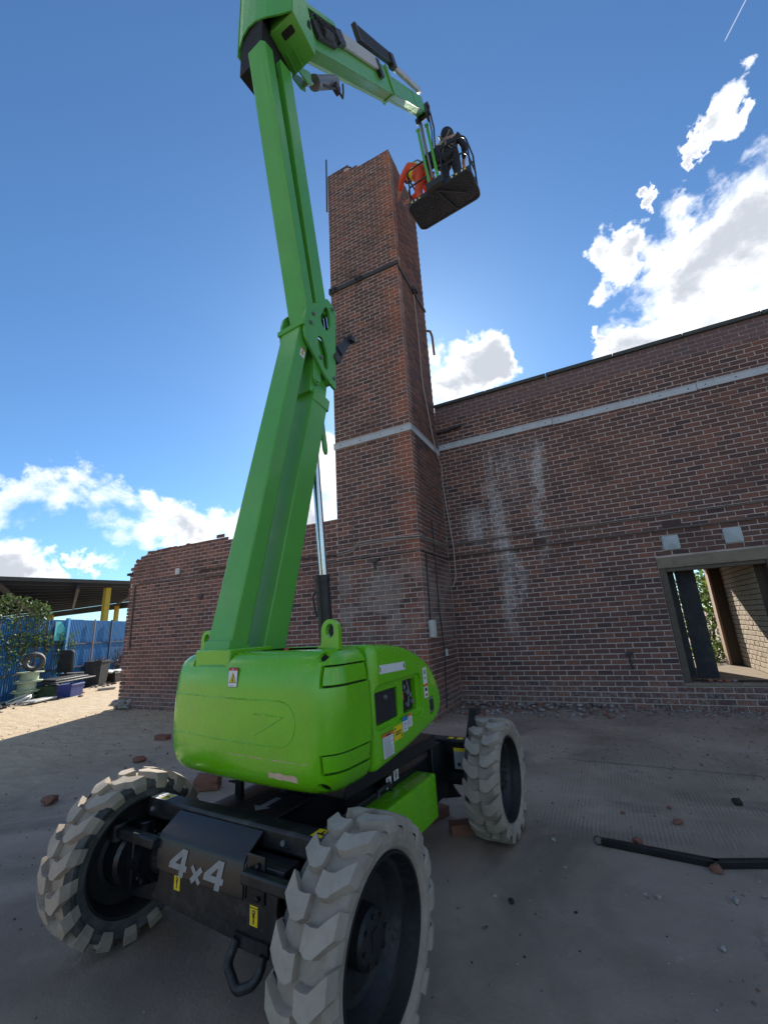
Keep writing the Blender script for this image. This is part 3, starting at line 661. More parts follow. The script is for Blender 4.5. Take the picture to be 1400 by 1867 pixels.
# ---- low wall left of the chimney, with a broken end
LX0 = -10.5; low = empty('low_brick_wall', (-7.4, CY0, 0)); tag(low, 'lower red brick wall with crumbling left end, between chimney stack and blue fence', 'wall')
LT = Matrix.Translation((7.4, -CY0, 0))
def lpart(name, mb_, mats, bevel=0, smooth=35): return mb_.build(name, mats, low, smooth, bevel, LT)
def ltop(x):
    if x < -10.25: return 3.46
    if x < -9.9: return 3.55
    if x < -7.6: return 3.64
    if x < -7.25: return 3.72
    return 3.62
def lskip(u, z):          # bricks gone from the broken end
    return (u < -10.42 and 3.05 < z < 3.2) or (u < -10.36 and z > 3.32) or (u < -10.38 and .0 < z < .2) or (u < -10.42 and 2.8 < z < 2.95)
mb = MB(); wall_core(mb, [(LX0 + .06, 0), (CX0 - .01, 0), (CX0 - .01, 3.56), (-7.3, 3.56), (-7.5, 3.6), (-9.9, 3.58), (-10.2, 3.46), (-10.40, 3.3), (-10.40, 3.06), (-10.44, 2.9)], (0, CY0 + .004, 0), (1, 0, 0), (0, -1, 0), .3)
lpart('wall', mb, M['mortar'])
brick_face(low, M['brick_low'], LX0, CX0 - .003, 0, ltop, (0, CY0 + .004, 0), (1, 0, 0), (0, -1, 0), skip=lskip, seed=21, limit=300)
brick_face(low, M['brick_low'], CY0 + .008, CY0 + .3, 0, lambda u: 3.3, (LX0 + .05, 0, 0), (0, 1, 0), (-1, 0, 0), seed=22, limit=0)
mb = MB(); rnd = random.Random(5)
for k in range(16): x = LX0 + .15 + rnd.random() ** 2 * 2.2; mb.box((-.1, -.05, -.03), (.1, .05, .035), 0, Matrix.Translation((x, CY0 + rnd.uniform(.06, .24), ltop(x) - .02)) @ Matrix.Rotation(rnd.uniform(-.9, .9), 4, 'Z') @ Matrix.Rotation(rnd.uniform(-.3, .3), 4, 'Y'))
tag(lpart('broken_bricks', mb, M['brick_low'], .004), kind='stuff')
mb = MB(); rnd = random.Random(15)
for k in range(40):
    rock(mb, (LX0 + rnd.uniform(-.05, .45), CY0 - rnd.uniform(.0, .14), .03 + rnd.random() * .16), (rnd.uniform(.05, .12), .06, .045), k, 0)
tag(lpart('crumbling_mortar', mb, M['stone_pale']), kind='stuff')
mb = MB(); mb.tube([(-10.24, CY0 - .02, 1.43), (-10.24, CY0 - .02, 2.76), (-10.20, CY0 - .02, 2.83), (-10.02, CY0 - .02, 2.86), (-8.5, CY0 - .02, 2.83), (-7.04, CY0 - .02, 2.78), (-5.5, CY0 - .02, 2.75), (-4.3, CY0 - .02, 2.73)], .018, 8); mb.box((-10.28, CY0 - .05, 1.35), (-10.2, CY0 - .003, 1.45)); lpart('conduit', mb, M['conduit'])
for i in range(2):
    mb = MB(); mb.tube([(-8.0, CY0 - .014, 2.92 + i * .03), (-7.4, CY0 - .014, 2.94 + i * .025), (-6.8, CY0 - .014, 2.90 + i * .03), (-4.3, CY0 - .014, 2.84 + i * .02)], .008, 6); lpart('wall_cable', mb, M['pipe'])
mb = MB(); mb.box((-8.76, CY0 - .05, 2.94), (-8.63, CY0 - .003, 3.08)); lpart('junction_box', mb, M['cream'], .005)
mb = MB(); mb.tube([(-7.92, CY0 - .001, 2.37), (-7.92, CY0 - .03, 2.37)], [.075, .07], 16); lpart('round_vent', mb, M['terracotta'])
mb = MB(); mb.box((LX0 - .1, CY0 - .02, 3.1), (LX0 + .12, CY0 + .25, 3.16)); lpart('broken_slate', mb, M['stone_dark'], .005)

# ------------------------------------------------------------------ boom lift
lift = empty('boom_lift', (-1.715, 2.57, 0), R(-4.0))
tag(lift, 'lime green four wheel articulated boom lift with raised arm, on grey dusty tyres', 'boom lift')
TU = Matrix.Rotation(R(-2.0), 4, 'Z')          # the slewing turret sits two degrees off the chassis
def P_(name, mb_, mats, bevel=0, smooth=35, par=None, X=None): return mb_.build(name, mats, par or lift, smooth, bevel, X)
def T_(name, mb_, mats, bevel=0, smooth=35, par=None): return mb_.build(name, mats, par or lift, smooth, bevel, TU)

# ---- wheels
WR, WW = 0.39, 0.24
def wheel_meshes(turn):
    t = MB(); h = WW / 2; b = WR - .034
    # axial, radius; +x is the outer face
    prof = [(-h + .012, .305), (-h, .318), (-h - .004, .335), (-h + .006, b - .012), (-h + .03, b), (0, b + .004), (h - .03, b), (h - .004, b - .014), (h + .003, b - .05), (h + .004, .312), (h - .006, .285), (h - .022, .272)]
    prof = [(p[0], p[1], 1 if i < 4 else 0) for i, p in enumerate(prof)]
    t.lathe(prof, 72)
    t.lathe([(h - .022, .272, 1), (-h + .012, .268, 1), (-h + .012, .305, 1)], 72)
    N = 17; pitch = 2 * math.pi / N
    rnd = random.Random(2)
    for side in (1, -1):
        for i in range(N):
            ph = (i + (0.5 if side < 0 else 0)) * pitch; th = .245
            cl = [(.006, .06), (.03, .0), (.058, .02), (.09, .22), (.118, .40)]     # across, around (pitch units)
            up = [(a, s + th * (1.0 if k not in (0,) else .88)) for k, (a, s) in enumerate(cl)]; dn = [(a, s - th * (1.0 if k not in (0,) else .88)) for k, (a, s) in enumerate(cl)]
            def Q(a, s, r): an = ph + turn * s * pitch; return (side * a, r * math.cos(an), r * math.sin(an))
            n = len(cl); vs = []
            for k in range(n):
                rr = WR - (0.0 if k < 3 else .003 if k == 3 else .010) + rnd.uniform(-.0007, .0007)
                vs += [Q(*up[k], rr), Q(*dn[k], rr)]
            for k in range(n):
                g = .05
                vs += [Q(up[k][0], up[k][1] + g, b - .006), Q(dn[k][0], dn[k][1] - g, b - .006)]
            # shoulder foot that runs down the sidewall
            vs += [Q(h + .010, .46 + th, WR - .05), Q(h + .010, .46 - th, WR - .05), Q(h + .002, .50 + th, WR - .085), Q(h + .002, .50 - th, WR - .085)]
            fs = []
            for k in range(n - 1):
                a = 2 * k; c = 2 * (k + 1); A = 2 * n + a; Cc = 2 * n + c
                fs += [(a, c, c + 1, a + 1), (a, A, Cc, c), (a + 1, c + 1, Cc + 1, A + 1)]
            fs.append((0, 1, 2 * n + 1, 2 * n)); e = 2 * (n - 1); E_ = 4 * n
            fs += [(e, E_, E_ + 1, e + 1), (E_, E_ + 2, E_ + 3, E_ + 1), (e, 2 * n + e, E_), (e + 1, E_ + 1, 2 * n + e + 1), (2 * n + e, E_ + 2, E_), (2 * n + e + 1, E_ + 1, E_ + 3)]
            t.add(vs, [f for f in fs[:0]])
            k0 = len(t.v) - len(vs)
            for q_ in fs:
                topf = all(i_ < 2 * n for i_ in q_); t.f.append([k0 + i_ for i_ in q_]); t.m.append(2 if topf else 0); t.tone.append(0)
    tyre = t.mesh('tyre', [M['rubber'], M['rubberdark'], M['rubbertop']], 14)
    r = MB()
    r.lathe([(h - .02, .2715), (h - .012, .268), (h - .014, .26), (h - .05, .252), (h - .075, .246), (h - .08, .225), (-.01, .19), (-.05, .10), (-.05, .0)], 56)
    r.lathe([(-h + .018, .268), (-h + .018, .255), (-h + .05, .235), (-.02, .225), (-.02, .0)], 56)
    rim = r.mesh('rim', [M['rimblack']], 30)
    u = MB(); u.lathe([(-.049, .098), (.035, .092), (.048, .082), (.052, .06), (.052, .0)], 32)
    for k in range(8): a = k * math.pi / 4; u.cyl((.05, .072 * math.cos(a), .072 * math.sin(a)), (.058, .072 * math.cos(a), .072 * math.sin(a)), .008, 6)
    u.box((.052, -.02, -.03), (.056, .02, .03))
    hub = u.mesh('hub', [M['rimblack']], 30)
    b_ = MB(); rn = .235
    for k in range(10): a = k * math.pi / 5 + .2; b_.cyl((-h - .02, .115 * math.cos(a), .115 * math.sin(a)), (-h + .01, .115 * math.cos(a), .115 * math.sin(a)), .013, 6)
    b_.lathe([(-.02, .15), (-h + .005, .145), (-h - .012, .13), (-h - .012, .085), (-h - .12, .085), (-h - .12, .0)], 24)
    bolts = b_.mesh('hub_flange', [M['black']], 30)
    return tyre, rim, hub, bolts
WM = {1: wheel_meshes(-1), -1: wheel_meshes(1)}
for (x, y, side, steer, ph) in ((.776, -.85, 1, 0, .1), (-.778, -.845, -1, -1.0, .0), (.748, .97, 1, 0, .05), (-.76, .97, -1, 0, .2)):
    wroot = empty('wheel', (x, y, WR), R(steer) + (0 if side > 0 else math.pi)); wroot.parent = lift
    tyre_m, rim_m, hub_m, flange_m = WM[side]
    for nm, me in (('tyre', tyre_m), ('rim', rim_m), ('hub', hub_m), ('hub_flange', flange_m)):
        o = bpy.data.objects.new(nm, me); COL.objects.link(o); o.parent = wroot; o.rotation_euler = (ph * (1 if side > 0 else -1), 0, 0)

# ---- chassis
mb = MB(); mb.box((-.655, -.835, .565), (.66, -.735, .655)); P_('end_beam', mb, M['blackdirt'], .014)
mb = MB(); mb.box((-.655, .80, .565), (.66, .90, .655)); mb.box((-.60, .86, .40), (.62, .90, .56)); P_('end_beam', mb, M['black'], .014)
mb = MB(); mb.box((-.40, -.734, .34), (.40, .799, .59)); mb.box((-.30, -.734, .22), (.30, .799, .339)); P_('chassis', mb, M['black'], .012)
def arc(cx, cz, r, a0, a1, n=8): return [(cx + r * math.cos(R(a0 + (a1 - a0) * k / n)), cz + r * math.sin(R(a0 + (a1 - a0) * k / n))) for k in range(n + 1)]
plate = [(-.40, .562), (-.385, .50)] + arc(-.52, .42, .16, 28, -50, 8) + [(-.30, .285), (.37, .262)] + arc(.57, .42, .15, 222, 140, 8) + [(.46, .562)]
mb = MB(); mb.prism(plate, -.936, -.916, 0, 'y'); mb.box((-.395, -.9155, .535), (.455, -.8355, .560)); mb.prism([(-.36, .36), (-.62, .27), (-.64, .235), (-.36, .262)], -.90, -.86, 0, 'y'); P_('axle_plate', mb, M['blackdirt'], .004)
plate2 = [(-.46, .564)] + arc(-.60, .40, .175, 35, -62, 8) + [(-.30, .205), (.30, .205)] + arc(.585, .385, .175, 235, 130, 8) + [(.46, .564)]
mb = MB(); mb.prism(plate2, .90, .92, 0, 'y'); P_('axle_plate', mb, M['black'], .004)
for y in (-.80, .93): mb = MB(); mb.cyl((-.60, y, .39), (.60, y, .39), .075, 16); mb.cyl((-.2, y, .39), (.2, y, .39), .12, 16); P_('axle', mb, M['blackdirt'], 0)
cov = MB()          # folded cover plate that carries the 4x4 stencil
pr = [(-.842, .640), (-.852, .634), (-.938, .582), (-.953, .560), (-.956, .432), (-.949, .432), (-.946, .556), (-.934, .574), (-.850, .622), (-.842, .624)]
cov.prism(pr, -.355, .245, 0, 'x'); cov = P_('cover_plate', cov, M['black'], .002)
mb = MB()
for a, b in ((.246, .256),): mb.prism([(-.9365, .436), (-.9365, .575), (-.95, .556), (-.951, .436)], a, b, 0, 'x'); mb.box((.257, -.946, .43), (.36, -.9365, .60))
for z in (.45, .565): mb.cyl((.325, -.946, z), (.325, -.958, z), .011, 6)
P_('cover_bracket', mb, M['black'], .003)
def text_mesh(txt, size, shear=0.0, bold=0.0):
    cu = bpy.data.curves.new('lettering', 'FONT'); cu.body = txt; cu.size = size; cu.shear = shear; cu.offset = bold; cu.extrude = 0.0006; cu.align_x = 'CENTER'; cu.align_y = 'CENTER'
    o = bpy.data.objects.new('lettering', cu); COL.objects.link(o); bpy.context.evaluated_depsgraph_get().update()
    me = bpy.data.meshes.new_from_object(o.evaluated_get(bpy.context.evaluated_depsgraph_get())); bpy.data.objects.remove(o); return me
def lettering(txt, X, size, m, par, shear=0.0, bold=0.0, name='lettering'):
    me = text_mesh(txt, size, shear, bold); me.transform(X); me.materials.clear(); me.materials.append(m)
    o = bpy.data.objects.new(name, me); COL.objects.link(o); o.parent = par; return o
RX = Matrix.Rotation(R(90), 4, 'X')
def four(w_, h_, s):         # a slanted stencil figure four
    f = [(-.5, -.28), (.14, -.28), (.14, -.5), (.40, -.5), (.40, -.28), (.52, -.28), (.52, -.06), (.40, -.06), (.40, .5), (.10, .5), (-.5, -.06)]
    hole = [(-.17, -.06), (.14, -.06), (.14, .24)]
    return [((a + b * s) * w_, b * h_) for a, b in f], [((a + b * s) * w_, b * h_) for a, b in hole]
def flat_poly(mb_, outer, hole, X, m=0):
    bm = bmesh.new(); ed = []
    for lp in [outer] + ([hole] if hole else []):
        vs = [bm.verts.new((a, b, 0)) for a, b in lp]; ed += [bm.edges.new((vs[i], vs[(i + 1) % len(vs)])) for i in range(len(vs))]
    r_ = bmesh.ops.triangle_fill(bm, edges=ed, use_beauty=True); bm.verts.index_update()
    mb_.add([q.co.copy() for q in bm.verts], [[q.index for q in f.verts] for f in bm.faces], m, X); bm.free()
lt = MB(); fx = Matrix.Translation((0, -.9572, 0)) @ RX
o_, h_ = four(.125, .115, .28); flat_poly(lt, o_, h_, Matrix.Translation((-.185, -.9572, .489)) @ RX); flat_poly(lt, o_, h_, Matrix.Translation((.065, -.9572, .489)) @ RX)
def bar2(a, b, w_):
    a = Vector(a); b = Vector(b); d = (b - a).normalized(); n = Vector((-d.y, d.x)) * w_ / 2; return [tuple(a - n), tuple(b - n), tuple(b + n), tuple(a + n)]
xx = Matrix.Translation((-.060, -.9572, .462)) @ RX
flat_poly(lt, bar2((-.032, -.03), (.042, .03), .022), None, xx); flat_poly(lt, bar2((-.026, .03), (.026, -.03), .022), None, Matrix.Translation((0, -.0004, 0)) @ xx)
lt.build('stencil_lettering', M['paleletter'], cov, None, recalc=False)
def decal(par, name, O, U, V, layers, mats):
    """a flat label: rectangles/polygons layered 0.4 mm apart; O lower-left corner, U, V full-size edge vectors, outward = U x V"""
    O = Vector(O); U = Vector(U); V = Vector(V); N = U.cross(V).normalized(); b = MB()
    for k, (poly, m) in enumerate(layers):
        if len(poly) == 4 and not isinstance(poly[0], tuple): a, c, d, e = poly; poly = [(a, c), (d, c), (d, e), (a, e)]
        b.add([O + U * p[0] + V * p[1] + N * (.0006 + .0004 * k) for p in poly], [tuple(range(len(poly)))], m)
    return b.build(name, mats, par, None, recalc=False)
LM = [M['white'], M['ink'], M['yellow'], M['red'], M['orange'], M['blue_lab'], M['greyink']]
def lines(x0, x1, y0, y1, n, m=6, th=.35):
    L = []; rnd = random.Random(int(x0 * 100 + n))
    for i in range(n):
        y = y1 - (y1 - y0) * (i + .5) / n; t = (y1 - y0) / n * th / 2; L.append(((x0, y - t, x0 + (x1 - x0) * rnd.uniform(.7, 1), y + t), m))
    return L
HOOK = [((0, 0, 1, 1), 2), ((.0, .86, 1, .9), 1), ((.3, .62, .7, .78), 1), ((.38, .42, .62, .62), 1), ((.44, .12, .56, .42), 1), ((.40, .66, .60, .74), 2)]
decal(lift, 'tow_label', (-.238, -.9362, .362), (.043, 0, 0), (0, 0, .066), HOOK, LM)
decal(lift, 'tow_label', (.270, -.9362, .345), (.045, 0, 0), (0, 0, .07), HOOK, LM)
decal(lift, 'beam_label', (-.645, -.825, .656), (.13, 0, 0), (0, .075, 0), [((0, 0, 1, 1), 0), ((.55, .1, .95, .9), 2), ((.1, .2, .45, .3), 6), ((.1, .5, .4, .6), 6), ((.62, .4, .88, .55), 1)], LM)
decal(lift, 'beam_label', (.50, -.825, .656), (.07, 0, 0), (0, .07, 0), [((0, 0, 1, 1), 2), ((.2, .3, .8, .5), 1), ((.45, .5, .6, .8), 1)], LM)
mb = MB(); mb.box((-.70, -.985, .515), (-.356, -.937, .56)); mb.cyl((-.70, -.955, .49), (-.70, -.955, .575), .04, 12); P_('track_rod', mb, M['blackdirt'], .008); mb = MB(); mb.box((.262, -.99, .505), (.62, -.947, .552)); mb.cyl((.62, -.965, .48), (.62, -.965, .57), .04, 12)
P_('track_rod', mb, M['blackdirt'], .008)
for s in (-1, 1):
    mb = MB(); mb.box((s * .60, -.93, .27), (s * .655, -.78, .53)); mb.cyl((s * .63, -.85, .24), (s * .63, -.85, .56), .045, 14)
    for (a, b) in ((-.90, .32), (-.90, .42), (-.82, .50), (-.82, .28)): mb.cyl((s * .60, a, b), (s * .58, a, b), .012, 6)
    P_('steering_knuckle', mb, M['black'], .006)
    mb = MB(); mb.box((s * .55, .90, .27), (s * .63, 1.02, .52)); P_('steering_knuckle', mb, M['black'], .006)
mb = MB(); lp = round_poly([(.215, .295), (.195, .235), (.275, .165), (.36, .205), (.365, .275)], [0, .03, .03, .03, 0], 4); lp = [(p[0], -.95 - .05 * math.sin(math.pi * k / (len(lp) - 1)), p[1]) for k, p in enumerate(lp)]
mb.tube(lp, .018, 10); mb.box((.19, -.948, .262), (.385, -.9365, .31)); P_('tow_loop', mb, M['blackdirt'], 0, 60)
mb = MB(); mb.cyl((-.35, -.46, .591), (-.35, -.46, .68), .026, 14); mb.cyl((-.35, -.46, .64), (-.43, -.44, .64), .007, 6); mb.cyl((-.35, -.46, .66), (-.42, -.48, .655), .006, 6); P_('locking_pin', mb, M['black'], 0)
mb = MB(); mb.box((-.22, -.69, .5915), (.12, -.36, .602)); pl = P_('deck_plate', mb, M['plastic'], .003)
mb = MB(); A = [(-.09, 0), (-.035, .06), (-.035, .022), (.09, .022), (.09, -.022), (-.035, -.022), (-.035, -.06)]
flat_poly(mb, A, None, Matrix.Translation((-.05, -.53, .6028)) @ Matrix.Rotation(R(92), 4, 'Z')); mb.build('direction_arrow', M['greyink'], pl, None)
mb = MB(); mb.cyl((0, 0, .591), (0, 0, .70), .34, 40); mb.cyl((0, 0, .70), (0, 0, .775), .30, 40)
for k in range(24): a = k * math.pi / 12; mb.cyl((.32 * math.cos(a), .32 * math.sin(a), .70), (.32 * math.cos(a), .32 * math.sin(a), .72), .013, 6)
P_('slew_ring', mb, M['black'], 0)
mb = MB(); mb.box((-.5, -.55, .70), (.52, .45, .775)); T_('turret_base', mb, M['black'], .01)
# side box between the right-hand wheels
mb = MB(); pb = round_poly([(.405, .30), (.535, .30), (.535, .553), (.262, .553), (.262, .42), (.405, .42)], [.01, .012, .018, .012, .01, .01], 3)
rounded_prism(mb, pb, -.335, .385, .01, .01, 'y'); bx = P_('side_box', mb, M['green'], 0, 50)
mb = MB(); mb.tube([(.40, -.12, .552), (.40, -.11, .585), (.405, -.05, .592), (.41, .0, .59), (.41, .02, .552)], .014, 8); mb.build('grab_handle', M['plastic'], bx, 50)
mb = MB(); mb.prism([(.55, .30), (.78, .30), (.80, .52), (.71, .655), (.55, .655)], .40, .44, 0, 'x'); 
P_('frame_gusset', mb, M['black'], .004)
decal(lift, 'instruction_label', (.50, .905 - .106, .46), (.12, 0, 0), (0, 0, .14), [((0, 0, 1, 1), 6), ((0, .84, 1, 1), 2)] + lines(.1, .9, .45, .8, 5) + [((.2, .15, .4, .3), 1), ((.55, .1, .8, .35), 1)], LM)
for k, (a, b) in enumerate(((.435, .20), (.435, .255))):
    decal(lift, 'serial_label', (.4015, -.02 + .09 * k, .565 + .018 * k), (0, .06, 0), (0, 0, .06), [((0, 0, 1, 1), 0), ((.3, .1, .5, .9), 1), ((.6, .2, .8, .7), 6)], LM)
decal(lift, 'beam_label', (.52, .81, .656), (.05, 0, 0), (0, .05, 0), [((0, 0, 1, 1), 2)], LM); decal(lift, 'beam_label', (.45, .81, .656), (.045, 0, 0), (0, .05, 0), [((0, 0, 1, 1), 2)], LM)
mb = MB(); mb.tube([(.60, .86, .656), (.63, .84, .74), (.66, .83, .83), (.69, .84, .85)], [.02, .022, .026, .03], 8); mb.tube([(.66, .83, .82), (.67, .86, .70), (.66, .9, .6), (.62, .93, .5)], .016, 8); mb.box((.65, .80, .83), (.71, .88, .87)); P_('steering_hose', mb, M['plastic'], 0)

for k, x in enumerate((-.18, -.12, -.06)):
    mb = MB(); mb.tube([(x, -.84, .53), (x - .02, -.80, .45), (x + .03, -.76, .36), (x + .10, -.74, .34)], .011, 8); P_('axle_hose', mb, M['plastic'], 0, 50)
mb = MB()
for k in range(6): mb.cyl((-.6 + .24 * k, -.8355, .61), (-.6 + .24 * k, -.845, .61), .012, 6)
P_('beam_bolts', mb, M['grey_steel'], 0)
tag(bpy.data.objects['beam_bolts'], kind='stuff')
# ---- turret covers
pl2 = round_poly([(.63, -.462), (.63, -.782), (.0, -.820), (-.645, -.775), (-.645, -.462)], [0, .17, .5, .15, 0], 10)
def cowl_ring(z, d):
    return [(-.0075 + (p[0] + .0075) * (1 - d / .6375), -.462 + (p[1] + .462) * (1 - d / .345), z) for p in pl2]
PROF = [(.762, .125), (.766, .10), (.778, .07), (.80, .04), (.835, .018), (.88, .006), (.95, 0), (1.05, -.003), (1.15, 0), (1.23, .004), (1.29, .010), (1.335, .019), (1.365, .034), (1.388, .057), (1.402, .085), (1.407, .11)]
def cowl(inset=0.0):
    b = MB(); loft(b, [cowl_ring(z, d + inset) for z, d in PROF]); return b
cw = cowl().build('rear_cowl', M['green'], lift, 32)
def cut(o, boxes):
    c = MB()
    for a, b in boxes: c.box(a, b)
    return boolean(o, c)
def cut_prism(o, poly, e0, e1, ax='y'):
    c = MB(); c.prism(poly, e0, e1, 0, ax); return boolean(o, c)
cut_prism(cw, round_poly([(-.415, 1.335), (-.075, 1.335), (-.055, 1.5), (-.44, 1.5)], [.012, .03, 0, 0], 4), -1.0, -.3)
HG = [((.553, -.9, 1.235), (.8, -.4, 1.335)), ((.553, -.9, .868), (.8, -.4, .955))]
def hinge_shape(a, b, g, inset):
    c = MB(); c.box((a[0] + g, a[1] + g, a[2] + g), (b[0] - g, -.468, b[2] - g)); h = cowl(inset).build('hinge_cover', M['green'], lift, 32); return boolean(h, c, 'INTERSECT')
inner = cowl(.02).build('cowl_liner', M['gap'], lift, 32); cut_prism(inner, [(-.5, 1.3), (0, 1.3), (0, 1.6), (-.5, 1.6)], -1, -.3)
cut(cw, HG)
hinges = [hinge_shape(a, b, .0085, .004) for a, b in HG]
cut_prism(cw, arc(.545, 1.372, .022, 0, 360, 16)[:-1], -1, -.68); cut_prism(cw, arc(.545, .815, .022, 0, 360, 16)[:-1], -1, -.6)
for o in [cw, inner] + hinges:
    o.data.transform(TU)
    if o is not inner:
        bv = o.modifiers.new('bevel', 'BEVEL'); bv.width = .004; bv.segments = 2; bv.limit_method = 'ANGLE'; bv.angle_limit = R(50)
def rear_y(x, z):           # surface of the rear cowl
    pts = cowl_ring(z, interp(PROF, z)); best = None
    for a, b in zip(pts[:-1], pts[1:]):
        if min(a[0], b[0]) - 1e-6 <= x <= max(a[0], b[0]) + 1e-6 and a[1] < -.55:
            t = (x - a[0]) / (b[0] - a[0]) if abs(b[0] - a[0]) > 1e-6 else 0; y = a[1] + (b[1] - a[1]) * t
            best = y if best is None else min(best, y)
    return best if best is not None else -.6
def interp(prof, z):
    for (z0, d0), (z1, d1) in zip(prof[:-1], prof[1:]):
        if z0 <= z <= z1: return d0 + (d1 - d0) * (z - z0) / (z1 - z0)
    return prof[-1][1]
def on_rear(path, off=.0): return [(x, rear_y(x, z) - off, z) for x, z in path]
def dense(path, st=.02):
    o = []
    for a, b in zip(path[:-1], path[1:]):
        n = max(1, int(math.hypot(b[0] - a[0], b[1] - a[1]) / st)); o += [(a[0] + (b[0] - a[0]) * k / n, a[1] + (b[1] - a[1]) * k / n) for k in range(n)]
    return o + [path[-1]]
mb = MB()
mb.tube(on_rear(dense([(-.56, 1.19), (-.3, 1.185), (.1, 1.18), (.33, 1.178)] + arc(.33, 1.078, .10, 90, -90, 10) + [(.1, .98), (-.3, .985), (-.56, .99)]), -.001), .0042, 6)
mb.tube(on_rear(dense([(.16, 1.115), (.36, 1.11), (.29, 1.075), (.17, 1.02)]), -.001), .0036, 6)
T_('embossed_outline', mb, M['green'], 0, 60, cw)
mb = MB(); rnd = random.Random(3)
seg = dense([(-.5, .928), (.56, .915)], .03)
for i in range(0, len(seg) - 1):
    if rnd.random() < (.75 if seg[i][0] > 0 else .45):
        a = on_rear([seg[i], (seg[i + 1][0] - .004, seg[i + 1][1])]); w_ = rnd.uniform(.0008, .0022)
        mb.add([(a[0][0], a[0][1] - .0012, a[0][2] - w_), (a[1][0], a[1][1] - .0012, a[1][2] - w_), (a[1][0], a[1][1] - .0012, a[1][2] + w_), (a[0][0], a[0][1] - .0012, a[0][2] + w_)], [(0, 1, 2, 3)])
T_('scratch', mb, M['scrape'], 0, None, cw)
mb = MB(); xs = [.255 + .175 * k / 8 for k in range(9)]; rnd = random.Random(9); top = []; bot = []
for k, x in enumerate(xs):
    zt = .866 - .006 * k / 8 + rnd.uniform(-.004, .004); zb = .838 - .004 * k / 8 + rnd.uniform(-.005, .004); top.append((x, rear_y(x, zt) - .0015, zt)); bot.append((x, rear_y(x, zb) - .0015, zb))
for k in range(8): mb.add([bot[k], bot[k + 1], top[k + 1], top[k]], [(0, 1, 2, 3)], 0)
T_('scraped_patch', mb, M['scrape'], 0, None, cw)
def TUp(v): return TU @ Vector(v)
def tdecal(par, name, O, U, V, layers): return decal(par, name, TUp(O), TU.to_3x3() @ Vector(U), TU.to_3x3() @ Vector(V), layers, LM)
yy = rear_y(-.06, 1.24) - .001
tdecal(cw, 'warning_label', (-.045, rear_y(-.04, 1.235) - .004, 1.235), (.073, .001, 0), (0, .006, .098),
       [((0, 0, 1, 1), 1), ((.03, .02, .97, .98), 0), ((.03, .84, .97, .98), 3), ([(.12, .22), (.88, .22), (.5, .76)], 1), ([(.19, .255), (.81, .255), (.5, .70)], 2), ([(.44, .30), (.62, .28), (.55, .42), (.50, .52), (.44, .48)], 1), ((.52, .52, .60, .60), 1), ((.3, .06, .7, .09), 6), ((.44, .88, .56, .94), 0)])
# right-hand engine cover
side = round_poly([(-.445, .795), (-.10, .835), (.26, .905), (.345, .965), (.352, 1.04), (.30, 1.16), (.20, 1.265), (.03, 1.345), (-.15, 1.395), (-.445, 1.412)], [.03, .1, .06, .05, .05, .12, .12, .14, .14, .02], 4)
mb = MB(); rounded_prism(mb, side, .02, .645, .0, .05, 'x', 0, 5); sc = mb.build('side_cover', M['green'], lift, 34)
c = MB(); c.prism(round_poly([(-.428, .985), (-.14, .99), (.05, .985), (.072, 1.0), (.072, 1.19), (.055, 1.215), (-.428, 1.205)], [.02, .02, .03, .03, .05, .04, .05], 4), .625, .70, 0, 'x'); boolean(sc, c)
c = MB(); c.prism(round_poly([(-.405, 1.005), (-.178, 1.012), (-.182, 1.168), (-.41, 1.165)], .008, 2), .60, .66, 0, 'x'); boolean(sc, c)
c = MB(); c.prism(round_poly([(-.128, 1.012), (.035, 1.016), (.028, 1.19), (-.122, 1.19)], .012, 2), .585, .66, 0, 'x'); boolean(sc, c)
c = MB(); c.prism(round_poly([(.16, .955), (.225, .967), (.222, 1.062), (.158, 1.055)], .006, 2), .62, .66, 0, 'x'); boolean(sc, c)
sc.data.transform(TU); bv = sc.modifiers.new('bevel', 'BEVEL'); bv.width = .003; bv.segments = 2; bv.limit_method = 'ANGLE'; bv.angle_limit = R(50)
mb = MB(); mb.prism([(-.403, 1.007), (-.18, 1.014), (-.184, 1.166), (-.408, 1.163)], .6005, .612, 0, 'x'); pane = T_('window_pane', mb, M['plastic'], .002, 35, sc)
mb = MB(); mb.cyl((.612, -.30, 1.13), (.624, -.30, 1.13), .012, 10); mb.cyl((.624, -.30, 1.13), (.628, -.30, 1.13), .006, 8); T_('pane_lock', mb, M['grey_steel'], 0, 35, sc)
mb = MB(); mb.prism([(-.126, 1.014), (.033, 1.018), (.026, 1.188), (-.12, 1.188)], .5855, .594, 0, 'x'); T_('control_panel', mb, M['plastic'], 0, 35, sc)
mb = MB()
for (y, z, h) in ((-.06, 1.12, .05), (-.02, 1.10, .04), (.0, 1.06, .05), (-.05, 1.05, .03), (-.08, 1.15, .03)): mb.cyl((.594, y, z), (.594 + h * .4, y, z), .010, 8); mb.cyl((.594 + h * .4, y, z), (.594 + h * .4 + .008, y, z), .013, 8)
mb.tube([(.597, -.03, 1.18), (.61, -.025, 1.12), (.60, -.03, 1.05)], .005, 6); T_('control_lever', mb, M['grey_steel'], 0, 35, sc)
mb = MB(); mb.box((.5945, -.115, 1.08), (.61, -.09, 1.125)); T_('key_tag', mb, M['orange'], .003, 35, sc)
mb = MB(); mb.prism(round_poly([(.162, .958), (.223, .97), (.22, 1.059), (.16, 1.052)], .006, 2), .6205, .638, 0, 'x'); T_('latch', mb, M['grey_steel'], .003, 35, sc)
mb = MB(); mb.prism([(.178, .978), (.207, .984), (.205, 1.042), (.177, 1.037)], .6385, .650, 0, 'x'); T_('latch_paddle', mb, M['plastic'], .004, 35, sc)
xs_ = .6455
